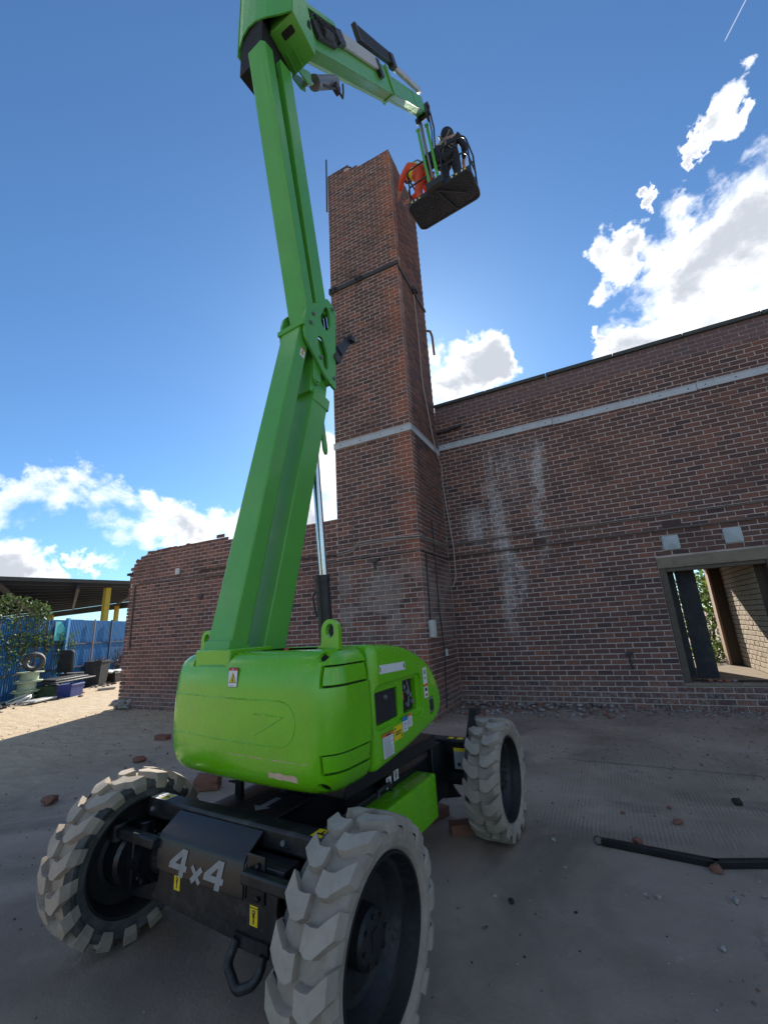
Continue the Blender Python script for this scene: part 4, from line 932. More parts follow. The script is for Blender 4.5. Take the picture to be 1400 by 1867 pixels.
tdecal(sc, 'warning_label', (xs_, -.385, .845), (0, .108, .004), (0, -.006, .118), [((0, 0, 1, 1), 1), ((.02, .02, .98, .98), 0), ((.02, .85, .98, .98), 4)] + lines(.1, .92, .06, .82, 12) + [((.3, .89, .7, .94), 1)])
tdecal(sc, 'caution_label', (xs_, -.272, .905), (0, .088, .005), (0, -.003, .07), [((0, 0, 1, 1), 2), ((.1, .75, .22, .9), 1), ((.15, .52, .85, .6), 1), ((.15, .36, .8, .44), 1), ((.82, .1, .92, .25), 1)])
tdecal(sc, 'hydraulic_label', (xs_, -.178, .928), (0, .055, .003), (0, -.002, .075), [((0, 0, 1, 1), 0), ((0, .72, 1, 1), 5), ((.25, .15, .75, .6), 6), ((.35, .2, .65, .5), 0)])
tdecal(sc, 'fuel_label', (xs_, -.118, .942), (0, .048, .003), (0, -.002, .068), [((0, 0, 1, 1), 0), ((0, .78, 1, 1), 4)] + lines(.15, .85, .1, .7, 4))
tdecal(sc, 'safety_label', (xs_, .10, 1.06), (0, .052, .003), (0, -.004, .175), [((0, 0, 1, 1), 0), ((0, .36, 1, .46), 4), ((.2, .78, .8, .92), 6), ((.3, .6, .7, .68), 6), ((.25, .22, .75, .32), 1), ((.2, .06, .8, .12), 3)])
tdecal(sc, 'name_strip', (.6458, -.385, 1.255), (0, .27, -.004), (0, 0, .045), [((0, 0, 1, 1), 0), ((.02, .2, .05, .75), 1), ((.94, .2, .97, .8), 1)])
# left-hand cover
mb = MB(); rounded_prism(mb, [(p[0], p[1]) for p in side], -.44, -.625, 0, .05, 'x', 0, 5); T_('left_cover', mb, M['green'], .002, 34)
mb = MB(); mb.box((-.43, -.45, .80), (.02, .30, 1.28)); mb.box((.0, -.45, .80), (.10, .25, 1.30)); T_('turret_frame', mb, M['green'], .006)
mb = MB(); mb.box((.05, -.66, 1.37), (.5, .0, 1.4065)); mb2 = mb
# lifting eyes
def eye(x, y, z):
    w_ = .058; po = [(-.10, 0), (-.085, .012), (-.06, .03)] + [(-w_ * math.cos(R(a)), .095 + w_ * math.sin(R(a))) for a in range(0, 181, 15)] + [(w_, .0)]
    ho = [(.028 * math.cos(R(a)), .095 + .036 * math.sin(R(a))) for a in range(0, 360, 20)]
    b = MB(); flat_poly(b, po, ho, Matrix.Translation((x, y - .012, z)) @ RX); flat_poly(b, po, ho, Matrix.Translation((x, y + .012, z)) @ RX)
    def wall(lp, flip):
        n = len(lp); b.add([(x + p[0], y - .012, z + p[1]) for p in lp] + [(x + p[0], y + .012, z + p[1]) for p in lp], [(i, (i + 1) % n, n + (i + 1) % n, n + i) for i in range(n)])
    wall(po, 0); wall(ho, 1); return T_('lifting_eye', b, M['green'], .002, 35)
eye(.50, -.60, 1.40); eye(-.52, -.60, 1.385)
mb = MB(); mb.cyl((.24, -.66, 1.405), (.24, -.66, 1.416), .014, 12); T_('filler_cap', mb, M['red'], 0)

# ---- booms. all in the turret's centre plane; y forward, z up
BX0, BX1 = -.36, -.14
def yz_bar(mb_, a, b, th, x0, x1, ch=0.0, m=0, side_off=0.0):
    """box girder in the boom plane: a,b are its REAR/LOWER edge, th its depth to the front; chamfered corners"""
    a = Vector((0, a[0], a[1])); b = Vector((0, b[0], b[1])); d = (b - a).normalized(); n = Vector((0, d.z, -d.y)); xs = (x0, x1)
    sec = [(x0 + ch, 0), (x1 - ch, 0), (x1, ch), (x1, th - ch), (x1 - ch, th), (x0 + ch, th), (x0, th - ch), (x0, ch)] if ch else [(x0, 0), (x1, 0), (x1, th), (x0, th)]
    A = [Vector((p[0], 0, 0)) + a + n * p[1] for p in sec]; B_ = [Vector((p[0], 0, 0)) + b + n * p[1] for p in sec]; k = len(sec)
    mb_.add(A + B_, [tuple(range(k))[::-1], tuple(range(k, 2 * k))] + [(i, (i + 1) % k, k + (i + 1) % k, k + i) for i in range(k)], m)
mb = MB(); mb.box((-.405, -.765, 1.19), (-.095, -.45, 1.425)); T_('boom_pivot_block', mb, M['green'], .008)
mb = MB(); yz_bar(mb, (-.76, 1.30), (-.14, 4.00), .125, BX0, BX1); ra = T_('lower_boom', mb, M['green_boom'], .010)
mb = MB(); yz_bar(mb, (-.775, 1.30), (-.735, 1.475), .15, BX0 - .006, BX1 + .006); T_('boom_foot_sleeve', mb, M['green_boom'], .006, 35, ra)
mb = MB(); yz_bar(mb, (-.53, 1.20), (.03, 3.49), .185, BX0 + .012, BX1); fa = T_('lower_tie_boom', mb, M['green_boom'], .010)
mb = MB(); yz_bar(mb, (-.505, 1.30), (-.022, 3.27), .004, -.252, -.247); T_('weld_seam', mb, M['line'], 0, 35, fa)
mb = MB(); yz_bar(mb, (.0, 3.36), (.022, 3.47), .2, BX0 + .005, BX1 + .006); T_('tie_boom_sleeve', mb, M['green_boom'], .005, 35, fa)
mb = MB(); yz_bar(mb, (-.02, 3.44), (.06, 4.02), .20, BX0 + .01, BX1 - .012); T_('inner_link', mb, M['green_boom'], .003)
tdecal(ra, 'warning_label', (BX1 + .001, -.155, 3.70), (0, .052, -.02), (0, .02, .085), [((0, 0, 1, 1), 0), ((0, .85, 1, 1), 4), ([(.2, .35), (.8, .35), (.5, .8)], 1), ([(.3, .4), (.7, .4), (.5, .7)], 2)])
# elbow plates
EP = round_poly([(-.135, 4.02), (-.12, 3.87), (.15, 3.60), (.27, 3.555), (.275, 3.80), (.295, 4.42), (.18, 4.475), (.045, 4.33), (-.10, 4.22)], [.09, .05, .06, .012, .02, .03, .03, .04, .1], 5)
EH1 = round_poly([(.075, 4.21), (.10, 4.12), (.17, 4.10), (.215, 4.20), (.205, 4.34), (.155, 4.375)], .04, 4)
EH2 = round_poly([(.035, 3.985), (.10, 4.0), (.165, 3.86), (.165, 3.70), (.125, 3.695), (.045, 3.86)], .03, 4)
for (x, s) in ((-.115, 1), (-.385, -1)):
    b = MB(); t_ = .012
    for hole_pair in (1,):
        for xx_ in (x - t_, x + t_):
            bm = bmesh.new(); ed = []
            for lp in (EP, EH1, EH2):
                vs = [bm.verts.new((xx_, p[0], p[1])) for p in lp]; ed += [bm.edges.new((vs[i], vs[(i + 1) % len(vs)])) for i in range(len(vs))]
            bmesh.ops.triangle_fill(bm, edges=ed, use_beauty=True, normal=(1, 0, 0)); bm.verts.index_update()
            b.add([q.co.copy() for q in bm.verts], [[q.index for q in f.verts] for f in bm.faces]); bm.free()
    for lp in (EP, EH1, EH2):
        n = len(lp); b.add([(x - t_, p[0], p[1]) for p in lp] + [(x + t_, p[0], p[1]) for p in lp], [(i, (i + 1) % n, n + (i + 1) % n, n + i) for i in range(n)])
    ep = T_('elbow_plate', b, M['green_boom'], 0, 35)
    mb = MB()
    for (y, z) in ((.245, 4.395), (-.02, 4.17), (-.055, 4.06), (.245, 3.66), (.07, 3.78)): mb.cyl((x, y, z), (x + s * .024, y, z), .018, 12); mb.cyl((x + s * .024, y, z), (x + s * .03, y, z), .010, 8)
    T_('pivot_pin', mb, M['grey_steel'], 0, 35, ep)
mb = MB(); mb.box((-.40, -.155, 3.985), (-.10, -.115, 4.03)); T_('elbow_stop', mb, M['green_boom'], .004)
for (y, z, r) in ((.245, 4.395, .03), (.2, 3.62, .04), (-.03, 4.1, .05)): mb = MB(); mb.cyl((-.40, y, z), (-.10, y, z), r, 14); T_('elbow_cross_pin', mb, M['green_boom'], 0)
mb = MB(); mb.prism(round_poly([(.03, 3.93), (.08, 3.92), (.10, 3.56), (.05, 3.50), (.0, 3.56)], .03, 3), -.155, -.130, 0, 'x'); mb.cyl((-.13, .05, 3.55), (-.118, .05, 3.55), .018, 10); T_('tie_link', mb, M['green_boom'], .003)
mb = MB(); mb.prism([(.27, 4.0), (.32, 4.06), (.56, 4.30), (.585, 4.27), (.40, 3.95), (.255, 3.78)], -.16, -.13, 0, 'x'); mb.box((-.20, .54, 4.25), (-.10, .60, 4.31)); lb = T_('lamp_bracket', mb, M['plastic'], .004)
mb = MB(); mb.tube([(-.13, .29, 3.97), (-.10, .36, 3.94), (-.12, .40, 4.0), (-.13, .33, 4.06)], .010, 6, 0); mb.cyl((-.13, .30, 3.90), (-.09, .30, 3.90), .05, 12); T_('bracket_hose', mb, M['pipe'], 0, 40, lb)
for k in range(3):
    mb = MB(); x = -.20 - .035 * k; mb.tube([(x, .13, 3.40), (x, .20, 3.62), (x, .31, 3.85), (x, .34, 4.15), (x, .30, 4.40), (x, .22, 4.62)], .013, 8); T_('elbow_hose', mb, M['pipe'], 0, 50)
# upper riser
mb = MB(); yz_bar(mb, (-.045, 4.02), (-.622, 6.82), .155, BX0 - .005, BX1, .03); T_('upper_riser', mb, M['green_boom'], .006)
mb = MB(); yz_bar(mb, (.085, 4.30), (-.40, 6.88), .150, BX0 + .01, BX1); T_('upper_tie_boom', mb, M['green_boom'], .008)
# knuckle at the top: side plates, bent rear plate, sloping underside
def xprism(mb_, poly, x0, x1): mb_.prism(poly, x0, x1, 0, 'x')
kn = MB(); xprism(kn, [(-.48, 7.16), (-.16, 7.04), (-.155, 7.21), (-.30, 7.72), (-.33, 8.9), (-.48, 8.9)], -.20, .10); knk = T_('knuckle', kn, M['green_boom'], .006)
kb = MB(); pk = [(-.52, -.55, 7.06), (-.515, -.595, 7.12), (-.46, -.605, 7.22), (-.38, -.605, 7.27), (-.28, -.60, 7.26), (-.15, -.58, 7.20), (-.02, -.54, 7.15), (.098, -.487, 7.158)]
for a, b_ in zip(pk[:-1], pk[1:]):
    kb.add([a, b_, (b_[0], b_[1], 8.9), (a[0], a[1], 8.9), (a[0], a[1] + .015, a[2]), (b_[0], b_[1] + .015, b_[2]), (b_[0], b_[1] + .015, 8.9), (a[0], a[1] + .015, 8.9)], [(0, 1, 2, 3), (7, 6, 5, 4), (0, 4, 5, 1)])
T_('rear_plate', kb, M['green_boom'], 0, 50, knk)
kb = MB(); xprism(kb, [(-.60, 7.02), (-.46, 7.0), (-.20, 7.5), (-.20, 8.9), (-.60, 8.9)], -.535, -.521); T_('side_plate', kb, M['green_boom'], .003, 35, knk)
kb = MB(); kb.box((-.50, -.58, 6.72), (-.202, -.20, 7.9)); T_('shaded_opening_block', kb, M['gap'], 0, 35, knk)  # pivot block painted black to stand for the shaded opening
n_ = Vector((0, -.12, -.32)).normalized()
def under(x, t): return Vector((x, -.48 + .32 * t, 7.16 - .12 * t))
sl = [under(x, t) + n_ * .003 for x, t in round_poly([(-.10, .14), (.035, .16), (.035, .34), (-.10, .32)], .03, 4)]
mb = MB(); mb.add(sl, [tuple(range(len(sl)))]); T_('access_slot', mb, M['gap'], 0, None, knk)
for x in (-.14, -.05): mb = MB(); mb.bar(under(x, .50) + n_ * .010, under(x, 1.0) + n_ * .024, .010, .025); T_('stiffener', mb, M['green_boom'], .002, 35, knk)
for x in (-.215, -.125): mb = MB(); xprism(mb, [(-.17, 7.10), (.0, 7.26), (.03, 7.10), (-.04, 7.04), (-.16, 7.03)], x, x + .015); T_('ram_lug', mb, M['green_boom'], .003, 35, knk)
for (z, y) in ((7.35, -.25), (7.62, -.36)): mb = MB(); mb.prism(round_poly([(y - .03, z - .06), (y + .03, z - .04), (y + .02, z + .08), (y - .02, z + .05)], .02, 3), .1005, .103, 0, 'x'); T_('side_slot', mb, M['gap'], 0, 35, knk)
mb = MB(); mb.tube([(-.165, -.02, 7.12), (-.165, .14, 7.36)], .028, 14); T_('ram_rod', mb, M['steel'], 0)
mb = MB(); mb.tube([(-.165, .13, 7.345), (-.165, .50, 7.90)], .066, 18); mb.tube([(-.165, .12, 7.33), (-.165, .15, 7.375)], .072, 18); ram = T_('ram_cylinder', mb, M['grey_steel'], 0)
mb = MB(); mb.tube([(-.12, .22, 7.40), (-.10, .33, 7.48), (-.10, .46, 7.66), (-.09, .55, 7.62), (-.10, .58, 7.78), (-.13, .62, 8.0)], .012, 8); mb.box((-.14, .42, 7.62), (-.08, .50, 7.72)); T_('ram_hose', mb, M['pipe'], 0, 35, ram)
# telescopic boom
def tz(y): return 8.30 + 1.037 * (y - .58)
ub = MB(); sec_d = .33
yz_bar(ub, (-.20, tz(-.20)), (2.02, tz(2.02)), -.33, -.29, -.10, .025); tele = T_('telescopic_boom', ub, M['green_boom'], .004)
mb = MB(); yz_bar(mb, (1.98, tz(1.98) - .02), (2.06, tz(2.06) - .02), -.37, -.31, -.08, .02); T_('boom_collar', mb, M['green_boom'], .006, 35, tele)
mb = MB(); yz_bar(mb, (1.9, tz(1.9) + .055), (3.38, tz(3.38) + .055), -.23, -.275, -.115, .02); inner_b = T_('inner_boom', mb, M['green_boom'], .004)
mb = MB(); yz_bar(mb, (2.95, tz(2.95) + .05), (3.42, tz(3.42) + .05), -.245, -.282, -.108); T_('boom_nose', mb, M['green_boom'], .004, 35, inner_b)
dvec = Vector((0, 1, 1.037)).normalized(); upv = Vector((0, -1.037, 1)).normalized()
VBM = 0
def along(y, off, x): p = Vector((x, y, tz(y))) + upv * off; return p
mb = MB(); mb.bar(along(.72, .27, -.075), along(1.62, .27, -.075), .045, .17, tuple(upv)); tr = T_('cable_tray', mb, M['silver'], .010)
mb = MB(); mb.bar(along(1.60, .21, -.07), along(1.68, .21, -.07), .06, .22, tuple(upv)); T_('tray_bracket', mb, M['plastic'], .006, 35, tr); mb = MB(); mb.bar(along(.60, .24, -.07), along(.74, .26, -.07), .07, .16, tuple(upv)); T_('tray_bracket', mb, M['plastic'], .006, 35, tr)
mb = MB(); mb.bar(along(.66, .375, -.13), along(1.7, .375, -.13), .09, .03, tuple(upv)); T_('tray_lid', mb, M['grey_steel'], .004, 35, tr)
mb = MB(); mb.bar(along(.16, .17, -.075), along(.52, .19, -.075), .045, .17, tuple(upv)); mb.cyl(along(.26, .16, -.05), along(.42, .16, -.05), .05, 12); mb.cyl(along(.42, .16, -.05), along(.46, .16, -.05), .03, 10); vb_ = T_('valve_block', mb, M['pipe'], .005)
rnd = random.Random(6)
for k in range(5): mb = MB(); y0 = .14 + k * .07; mb.tube([along(y0, .26, -.06), along(y0 + .06, .30, -.04), along(y0 + .14, .22, -.03), along(y0 + .20, .10 + .02 * k, -.06)], .012, 7); T_('valve_hose', mb, M['pipe'], 0, 50, vb_)
mb = MB(); mb.bar(along(.02, .36, -.10), along(.66, .37, -.10), .10, .05, tuple(upv)); T_('valve_cover', mb, M['green_boom'], .004)
# drag-chain guard on top
gd = MB()
for k in range(26): 
    y = 1.30 + .036 * k; gd.bar(along(y, .50, -.05), along(y + .022, .50, -.05), .03, .16, tuple(upv))
gd.bar(along(1.26, .585, -.06), along(2.26, .56, -.06), .05, .02, tuple(upv)); gd.bar(along(1.26, .42, -.06), along(2.26, .42, -.06), .05, .02, tuple(upv)); gd.bar(along(1.24, .50, -.06), along(1.30, .50, -.06), .06, .2, tuple(upv)); gd.bar(along(1.3, .50, -.11), along(2.2, .5, -.11), .012, .13, tuple(upv))
T_('chain_guard', gd, M['plastic'], .003)
mb = MB(); mb.bar(along(2.18, .46, -.06), along(2.30, .46, -.06), .10, .18, tuple(upv)); T_('guard_end', mb, M['plastic'], .006)
mb = MB(); mb.bar(along(2.28, .42, -.07), along(3.40, .36, -.10), .06, .09, tuple(upv)); T_('hose_duct', mb, M['silver'], .008)
# jib and platform
tipP = Vector((-.20, 3.44, tz(3.44) + .10))
mb = MB(); mb.cyl((-.36, 3.46, 11.28), (-.05, 3.46, 11.28), .05, 14); mb.prism([(3.36, 11.15), (3.50, 11.10), (3.56, 11.45), (3.46, 11.56), (3.34, 11.4)], -.30, -.27, 0, 'x'); mb.prism([(3.36, 11.15), (3.50, 11.10), (3.56, 11.45), (3.46, 11.56), (3.34, 11.4)], -.12, -.09, 0, 'x'); T_('jib_pivot', mb, M['plastic'], .005)
for (xt, xb, yt) in ((-.355, -.225, 3.50), (-.17, -.045, 3.52)):
    mb = MB(); mb.bar((xt, yt, 11.12), (xb, 3.50, 9.50), .05, .055, (0, 1, 0)); mb.cyl((xt - .035, yt, 11.1), (xt + .035, yt, 11.1), .035, 10); mb.cyl((xb - .035, 3.5, 9.53), (xb + .035, 3.5, 9.53), .035, 10); T_('jib_arm', mb, M['green_boom'], .006)
mb = MB(); mb.tube([(-.27, 3.47, 11.15), (-.23, 3.46, 10.6), (-.21, 3.47, 10.3)], .032, 12); mb.tube([(-.21, 3.47, 10.35), (-.15, 3.48, 9.65)], .02, 10); T_('jib_ram', mb, M['grey_steel'], 0)
mb = MB(); mb.tube([(-.09, 3.46, 11.52), (-.06, 3.5, 11.3), (-.03, 3.52, 10.9), (-.06, 3.55, 10.45), (-.04, 3.58, 10.1)], .017, 8); mb.tube([(-.11, 3.46, 11.48), (-.09, 3.48, 11.2), (-.07, 3.5, 10.8), (-.10, 3.53, 10.4)], .013, 8); mb.box((-.14, 3.42, 11.45), (-.06, 3.52, 11.55)); T_('jib_hose', mb, M['pipe'], 0)
PX0, PX1, PY0, PY1, PZ = -.76, .54, 3.52, 4.17, 9.40
pr_ = round_poly([(PX0, PY0), (PX1, PY0), (PX1, PY1), (PX0, PY1)], .13, 6)
plat = MB(); rin = offset_poly(pr_, .045)
n = len(pr_)
for (za, zb) in ((PZ, PZ + .10),):
    vs = [(p[0], p[1], za) for p in pr_] + [(p[0], p[1], zb) for p in pr_] + [(p[0], p[1], za) for p in rin] + [(p[0], p[1], zb) for p in rin]
    fs = []
    for i in range(n):
        j = (i + 1) % n; fs += [(i, j, n + j, n + i), (2 * n + j, 2 * n + i, 3 * n + i, 3 * n + j), (j, i, 2 * n + i, 2 * n + j), (n + i, n + j, 3 * n + j, 3 * n + i)]
    plat.add(vs, fs)
plat = T_('platform', plat, M['navy'], .006, 35)
lat = MB(); W_, H_ = PX1 - PX0 - .06, PY1 - PY0 - .06; cx_, cy_ = (PX0 + PX1) / 2, (PY0 + PY1) / 2
def clip_line(c, s):        # x - s*y = c inside the tray
    pts = []
    for y in (-H_ / 2, H_ / 2):
        x = c + s * y
        pts.append((x, y))
    (xa, ya), (xb, yb) = pts; o = []
    lim = W_ / 2 - .01
    def at(x): t = (x - xa) / (xb - xa); return (x, ya + (yb - ya) * t)
    if max(xa, xb) < -lim or min(xa, xb) > lim: return None
    p = (xa, ya) if abs(xa) <= lim else at(math.copysign(lim, xa)); q = (xb, yb) if abs(xb) <= lim else at(math.copysign(lim, xb)); return p, q
c = -1.2
while c < 1.2:
    for s in (1, -1):
        r_ = clip_line(c, s)
        if r_ and math.hypot(r_[0][0] - r_[1][0], r_[0][1] - r_[1][1]) > .05:
            (xa, ya), (xb, yb) = r_; zz = PZ + .012 + (.006 if s > 0 else 0); lat.bar((cx_ + xa, cy_ + ya, zz), (cx_ + xb, cy_ + yb, zz), .024, .005)
    c += .066
T_('floor_grid', lat, M['gridsteel'], 0, None, plat)
mb = MB(); mb.add([(p[0], p[1], PZ + .06) for p in rin], [tuple(range(n))]); T_('floor_panel', mb, M['navy'], 0, None, plat)
mb = MB(); mb.bar((-.13, PY0 + .02, PZ - .012), (.05, PY1 - .05, PZ - .012), .018, .02); mb.bar((-.13, PY0 + .02, PZ - .0125), (.34, PY0 + .4, PZ - .0125), .018, .019); mb.bar((-.13, PY0 + .02, PZ - .012), (-.35, PY1 - .05, PZ - .012), .018, .018); T_('floor_brace', mb, M['gridsteel'], 0, 35, plat)
mb = MB(); mb.box((-.30, PY0 - .09, PZ + .0), (.03, PY0 - .001, PZ + .16)); T_('platform_mount', mb, M['plastic'], .01, 35, plat)
for k, x in enumerate((-.66, -.58, -.50, .18, .27, .38, .44)): decal(plat, 'hazard_chip', TUp((x, PY0 - .0005, PZ + .035)), TU.to_3x3() @ Vector((.035, 0, 0)), TU.to_3x3() @ Vector((0, 0, .04)), [((0, 0, 1, 1), 0 if k % 2 else 2)], LM)
def rail(mb_, pts, r=.016): mb_.tube(pts, r, 10)
RZ = PZ + .90; mb = MB(); i_ = .02
for (z, nm) in ((RZ, 1), (PZ + .48, 0)):
    a = round_poly([(PX1 - i_, PY0 + i_), (PX1 - i_, PY1 - i_), (PX0 + i_, PY1 - i_), (PX0 + i_, PY0 + i_)], .14, 5)
    rail(mb, [(.02, PY0 + i_, z)] + [(p[0], p[1], z) for p in a] + [(-.28, PY0 + i_, z)])
for (x, y) in ((PX1 - i_, PY0 + .16), (PX1 - i_, PY1 - .16), (PX0 + i_, PY0 + .16), (PX0 + i_, PY1 - .16), (.02, PY0 + i_), (-.28, PY0 + i_), (-.13, PY1 - i_)): rail(mb, [(x, y, PZ + .08), (x, y, RZ)])
T_('guard_rail', mb, M['black'], 0, 60, plat)
mb = MB(); mb.box((-.30, PY0 + .02, PZ + .78), (.0, PY0 + .20, PZ + 1.05)); mb.prism([(PY0 + .02, PZ + 1.05), (PY0 + .2, PZ + 1.05), (PY0 + .15, PZ + 1.12)], -.28, -.02, 0, 'x'); T_('control_console', mb, M['cloth_dark'], .03, 35, plat)
# lift ram in front of the lower boom
mb = MB(); mb.tube([(-.25, .23, 1.86), (-.25, .12, 3.15)], .034, 16); T_('lift_ram_rod', mb, M['steel'], 0, 40)
mb = MB(); mb.tube([(-.25, .27, 1.2), (-.25, .205, 1.90)], .056, 18); mb.tube([(-.25, .207, 1.87), (-.25, .203, 1.92)], .062, 18); lr = T_('lift_ram', mb, M['plastic'], 0, 40)
mb = MB(); mb.tube([(-.31, .20, 1.80), (-.335, .19, 1.76), (-.325, .2, 1.66), (-.305, .2, 1.60)], .008, 6); T_('ram_pipe', mb, M['plastic'], 0, 40, lr)
mb = MB(); mb.prism(round_poly([(.14, 3.30), (.19, 3.25), (.235, 2.97), (.215, 2.93), (.18, 2.97)], .03, 3), -.20, -.18, 0, 'x'); T_('ram_bracket', mb, M['green_boom'], .004)

# ------------------------------------------------------------------ people in the basket
def skin(name, joints, bones, m, parent=None, X=None, sub=1):
    """one continuous body: joints {name: (x,y,z,r)}, bones; grown with a skin modifier and frozen"""
    names = list(joints); me = bpy.data.meshes.new(name); me.from_pydata([joints[n][:3] for n in names], [(names.index(a), names.index(b)) for a, b in bones], [])
    o = bpy.data.objects.new(name, me); COL.objects.link(o); md = o.modifiers.new('s', 'SKIN'); md.use_smooth_shade = True
    for i, n in enumerate(names):
        r = joints[n][3]; v = me.skin_vertices[0].data[i]; v.radius = (r, r) if not isinstance(r, tuple) else r; v.use_root = (i == 0)
    sb = o.modifiers.new('u', 'SUBSURF'); sb.levels = sub; sb.render_levels = sub
    dg = bpy.context.evaluated_depsgraph_get(); dg.update(); nm = bpy.data.meshes.new_from_object(o.evaluated_get(dg)); o.modifiers.clear(); o.data = nm
    if X is not None: nm.transform(X)
    nm.materials.clear(); nm.materials.append(m); nm.polygons.foreach_set('use_smooth', [True] * len(nm.polygons))
    if parent: o.parent = parent
    return o
def ellipsoid(name, c, r, m, parent, rot=None, seg=14):
    bm = bmesh.new(); bmesh.ops.create_uvsphere(bm, u_segments=seg, v_segments=10, radius=1); me = bpy.data.meshes.new(name); bm.to_mesh(me); bm.free()
    Xm = Matrix.Translation(c) @ (rot or Matrix.Identity(4)) @ Matrix.Diagonal((*r, 1)); me.transform(Xm); me.materials.append(m); me.polygons.foreach_set('use_smooth', [True] * len(me.polygons))
    o = bpy.data.objects.new(name, me); COL.objects.link(o); o.parent = parent; return o
def person(root_loc, rz, J, top, leg, label, helmet, vest=None, harness=True, hood=False):
    """J: joints in metres, facing +y"""
    p = empty('person', root_loc, rz); p.scale = (1.06, 1.06, 1.0); tag(p, label, 'person')
    jb = {'pelvis': J['pelvis'] + (.115,), 'waist': J['waist'] + (.105,), 'chest': J['chest'] + (.135,), 'neck': J['neck'] + (.052,), 'skull': J['skull'] + (.085,)}
    bones = [('pelvis', 'waist'), ('waist', 'chest'), ('chest', 'neck'), ('neck', 'skull')]
    for s in 'lr':
        for a, r in (('sh', .062), ('el', .042), ('wr', .030), ('pa', .036), ('hip', .088), ('kn', .06), ('an', .042), ('toe', .038)): jb[a + s] = J[a + s] + (r,)
        bones += [('chest', 'sh' + s), ('sh' + s, 'el' + s), ('el' + s, 'wr' + s), ('wr' + s, 'pa' + s), ('pelvis', 'hip' + s), ('hip' + s, 'kn' + s), ('kn' + s, 'an' + s), ('an' + s, 'toe' + s)]
        w_ = Vector(J['wr' + s]); q = Vector(J['pa' + s]); d = (q - w_).normalized(); side = d.orthogonal().normalized(); dn = d.cross(side)
        for k, (off, ln) in enumerate(((-.027, .06), (-.009, .075), (.009, .07), (.027, .055))):
            a = q + side * off + d * .02; b = a + d * ln * .55; c_ = b + (d * .5 + dn * .85).normalized() * ln * .5
            for n_2, pt, rr in (('f%d%s' % (k, s), a, .009), ('g%d%s' % (k, s), b, .0085), ('h%d%s' % (k, s), c_, .008)): jb[n_2] = tuple(pt) + (rr,)
            bones += [('pa' + s, 'f%d%s' % (k, s)), ('f%d%s' % (k, s), 'g%d%s' % (k, s)), ('g%d%s' % (k, s), 'h%d%s' % (k, s))]
        t1 = w_ + d * .03 + side * -.04; t2 = t1 + (d + dn * .6).normalized() * .045; jb['t1' + s] = tuple(t1) + (.010,); jb['t2' + s] = tuple(t2) + (.0085,); bones += [('wr' + s, 't1' + s), ('t1' + s, 't2' + s)]
    skin('body', jb, bones, M['skin'], p)
    jk = {'waist': J['waist'] + (.145,), 'pel': tuple(Vector(J['pelvis']) + Vector((0, 0, -.02))) + (.15,), 'chest': J['chest'] + (.17,), 'collar': tuple(Vector(J['chest']).lerp(Vector(J['neck']), .75)) + (.105,), 'hood': tuple(Vector(J['neck']).lerp(Vector(J['skull']), .62)) + (.098,)}
    jbn = [('pel', 'waist'), ('waist', 'chest'), ('chest', 'collar'), ('collar', 'hood')]
    for s in 'lr':
        jk['sh' + s] = J['sh' + s] + (.088,); jk['el' + s] = J['el' + s] + (.064,); jk['cu' + s] = tuple(Vector(J['el' + s]).lerp(Vector(J['wr' + s]), .92)) + (.048,); jbn += [('chest', 'sh' + s), ('sh' + s, 'el' + s), ('el' + s, 'cu' + s)]
    skin('jacket', jk, jbn, top, p)
    tr_ = {'pel': J['pelvis'] + (.135,)}; tb = []
    for s in 'lr':
        tr_['hip' + s] = J['hip' + s] + (.112,); tr_['kn' + s] = J['kn' + s] + (.082,); tr_['an' + s] = J['an' + s] + (.07,); tb += [('pel', 'hip' + s), ('hip' + s, 'kn' + s), ('kn' + s, 'an' + s)]
        a = Vector(J['an' + s]); t = Vector(J['toe' + s]); skin('boot', {'a': tuple(a + Vector((0, 0, .02))) + (.058,), 'm': tuple(a.lerp(t, .45) + Vector((0, 0, -.02))) + (.052,), 't': tuple(t) + (.046,)}, [('a', 'm'), ('m', 't')], M['plastic'], p)
    skin('trousers', tr_, tb, leg, p)
    h = Vector(J['skull']); up = (h - Vector(J['neck'])).normalized(); fw = Vector(J.get('face', (0, 1, 0))).normalized(); fw = (fw - up * fw.dot(up)).normalized(); sd = fw.cross(up)
    rot = Matrix((sd, fw, up)).transposed().to_4x4()
    ellipsoid('head', h, (.078, .098, .118), M['skin'], p, rot); ellipsoid('nose', h + fw * .098 - up * .012, (.014, .02, .022), M['skin'], p, rot, 8)
    for s in (-1, 1): ellipsoid('ear', h + sd * s * .078 - up * .005, (.012, .02, .032), M['skin'], p, rot, 8); ellipsoid('eye', h + sd * s * .032 + fw * .088 + up * .012, (.013, .010, .009), M['ink'], p, rot, 8)
    ellipsoid('mouth', h + fw * .088 - up * .055, (.025, .012, .007), M['red'], p, rot, 8)
    ellipsoid('hair', h + up * .02 - fw * .018, (.086, .094, .108), M['hair'], p, rot)
    if hood: ellipsoid('hood', h - fw * .030 - up * .03, (.106, .110, .150), top, p, rot)
    b = MB(); ring_ = []
    for (z, r, fr_) in ((.015, .125, 1.16), (.022, .122, 1.15), (.03, .108, 1.1), (.07, .102, 1.08), (.11, .078, 1.06), (.132, .04, 1.0), (.136, .008, 1)):
        ring_.append([h + up * z + (sd * math.cos(a) * r + fw * math.sin(a) * r * fr_) for a in [k * math.pi / 10 for k in range(20)]])
    loft(b, ring_); b.build('helmet', helmet, p, 50)
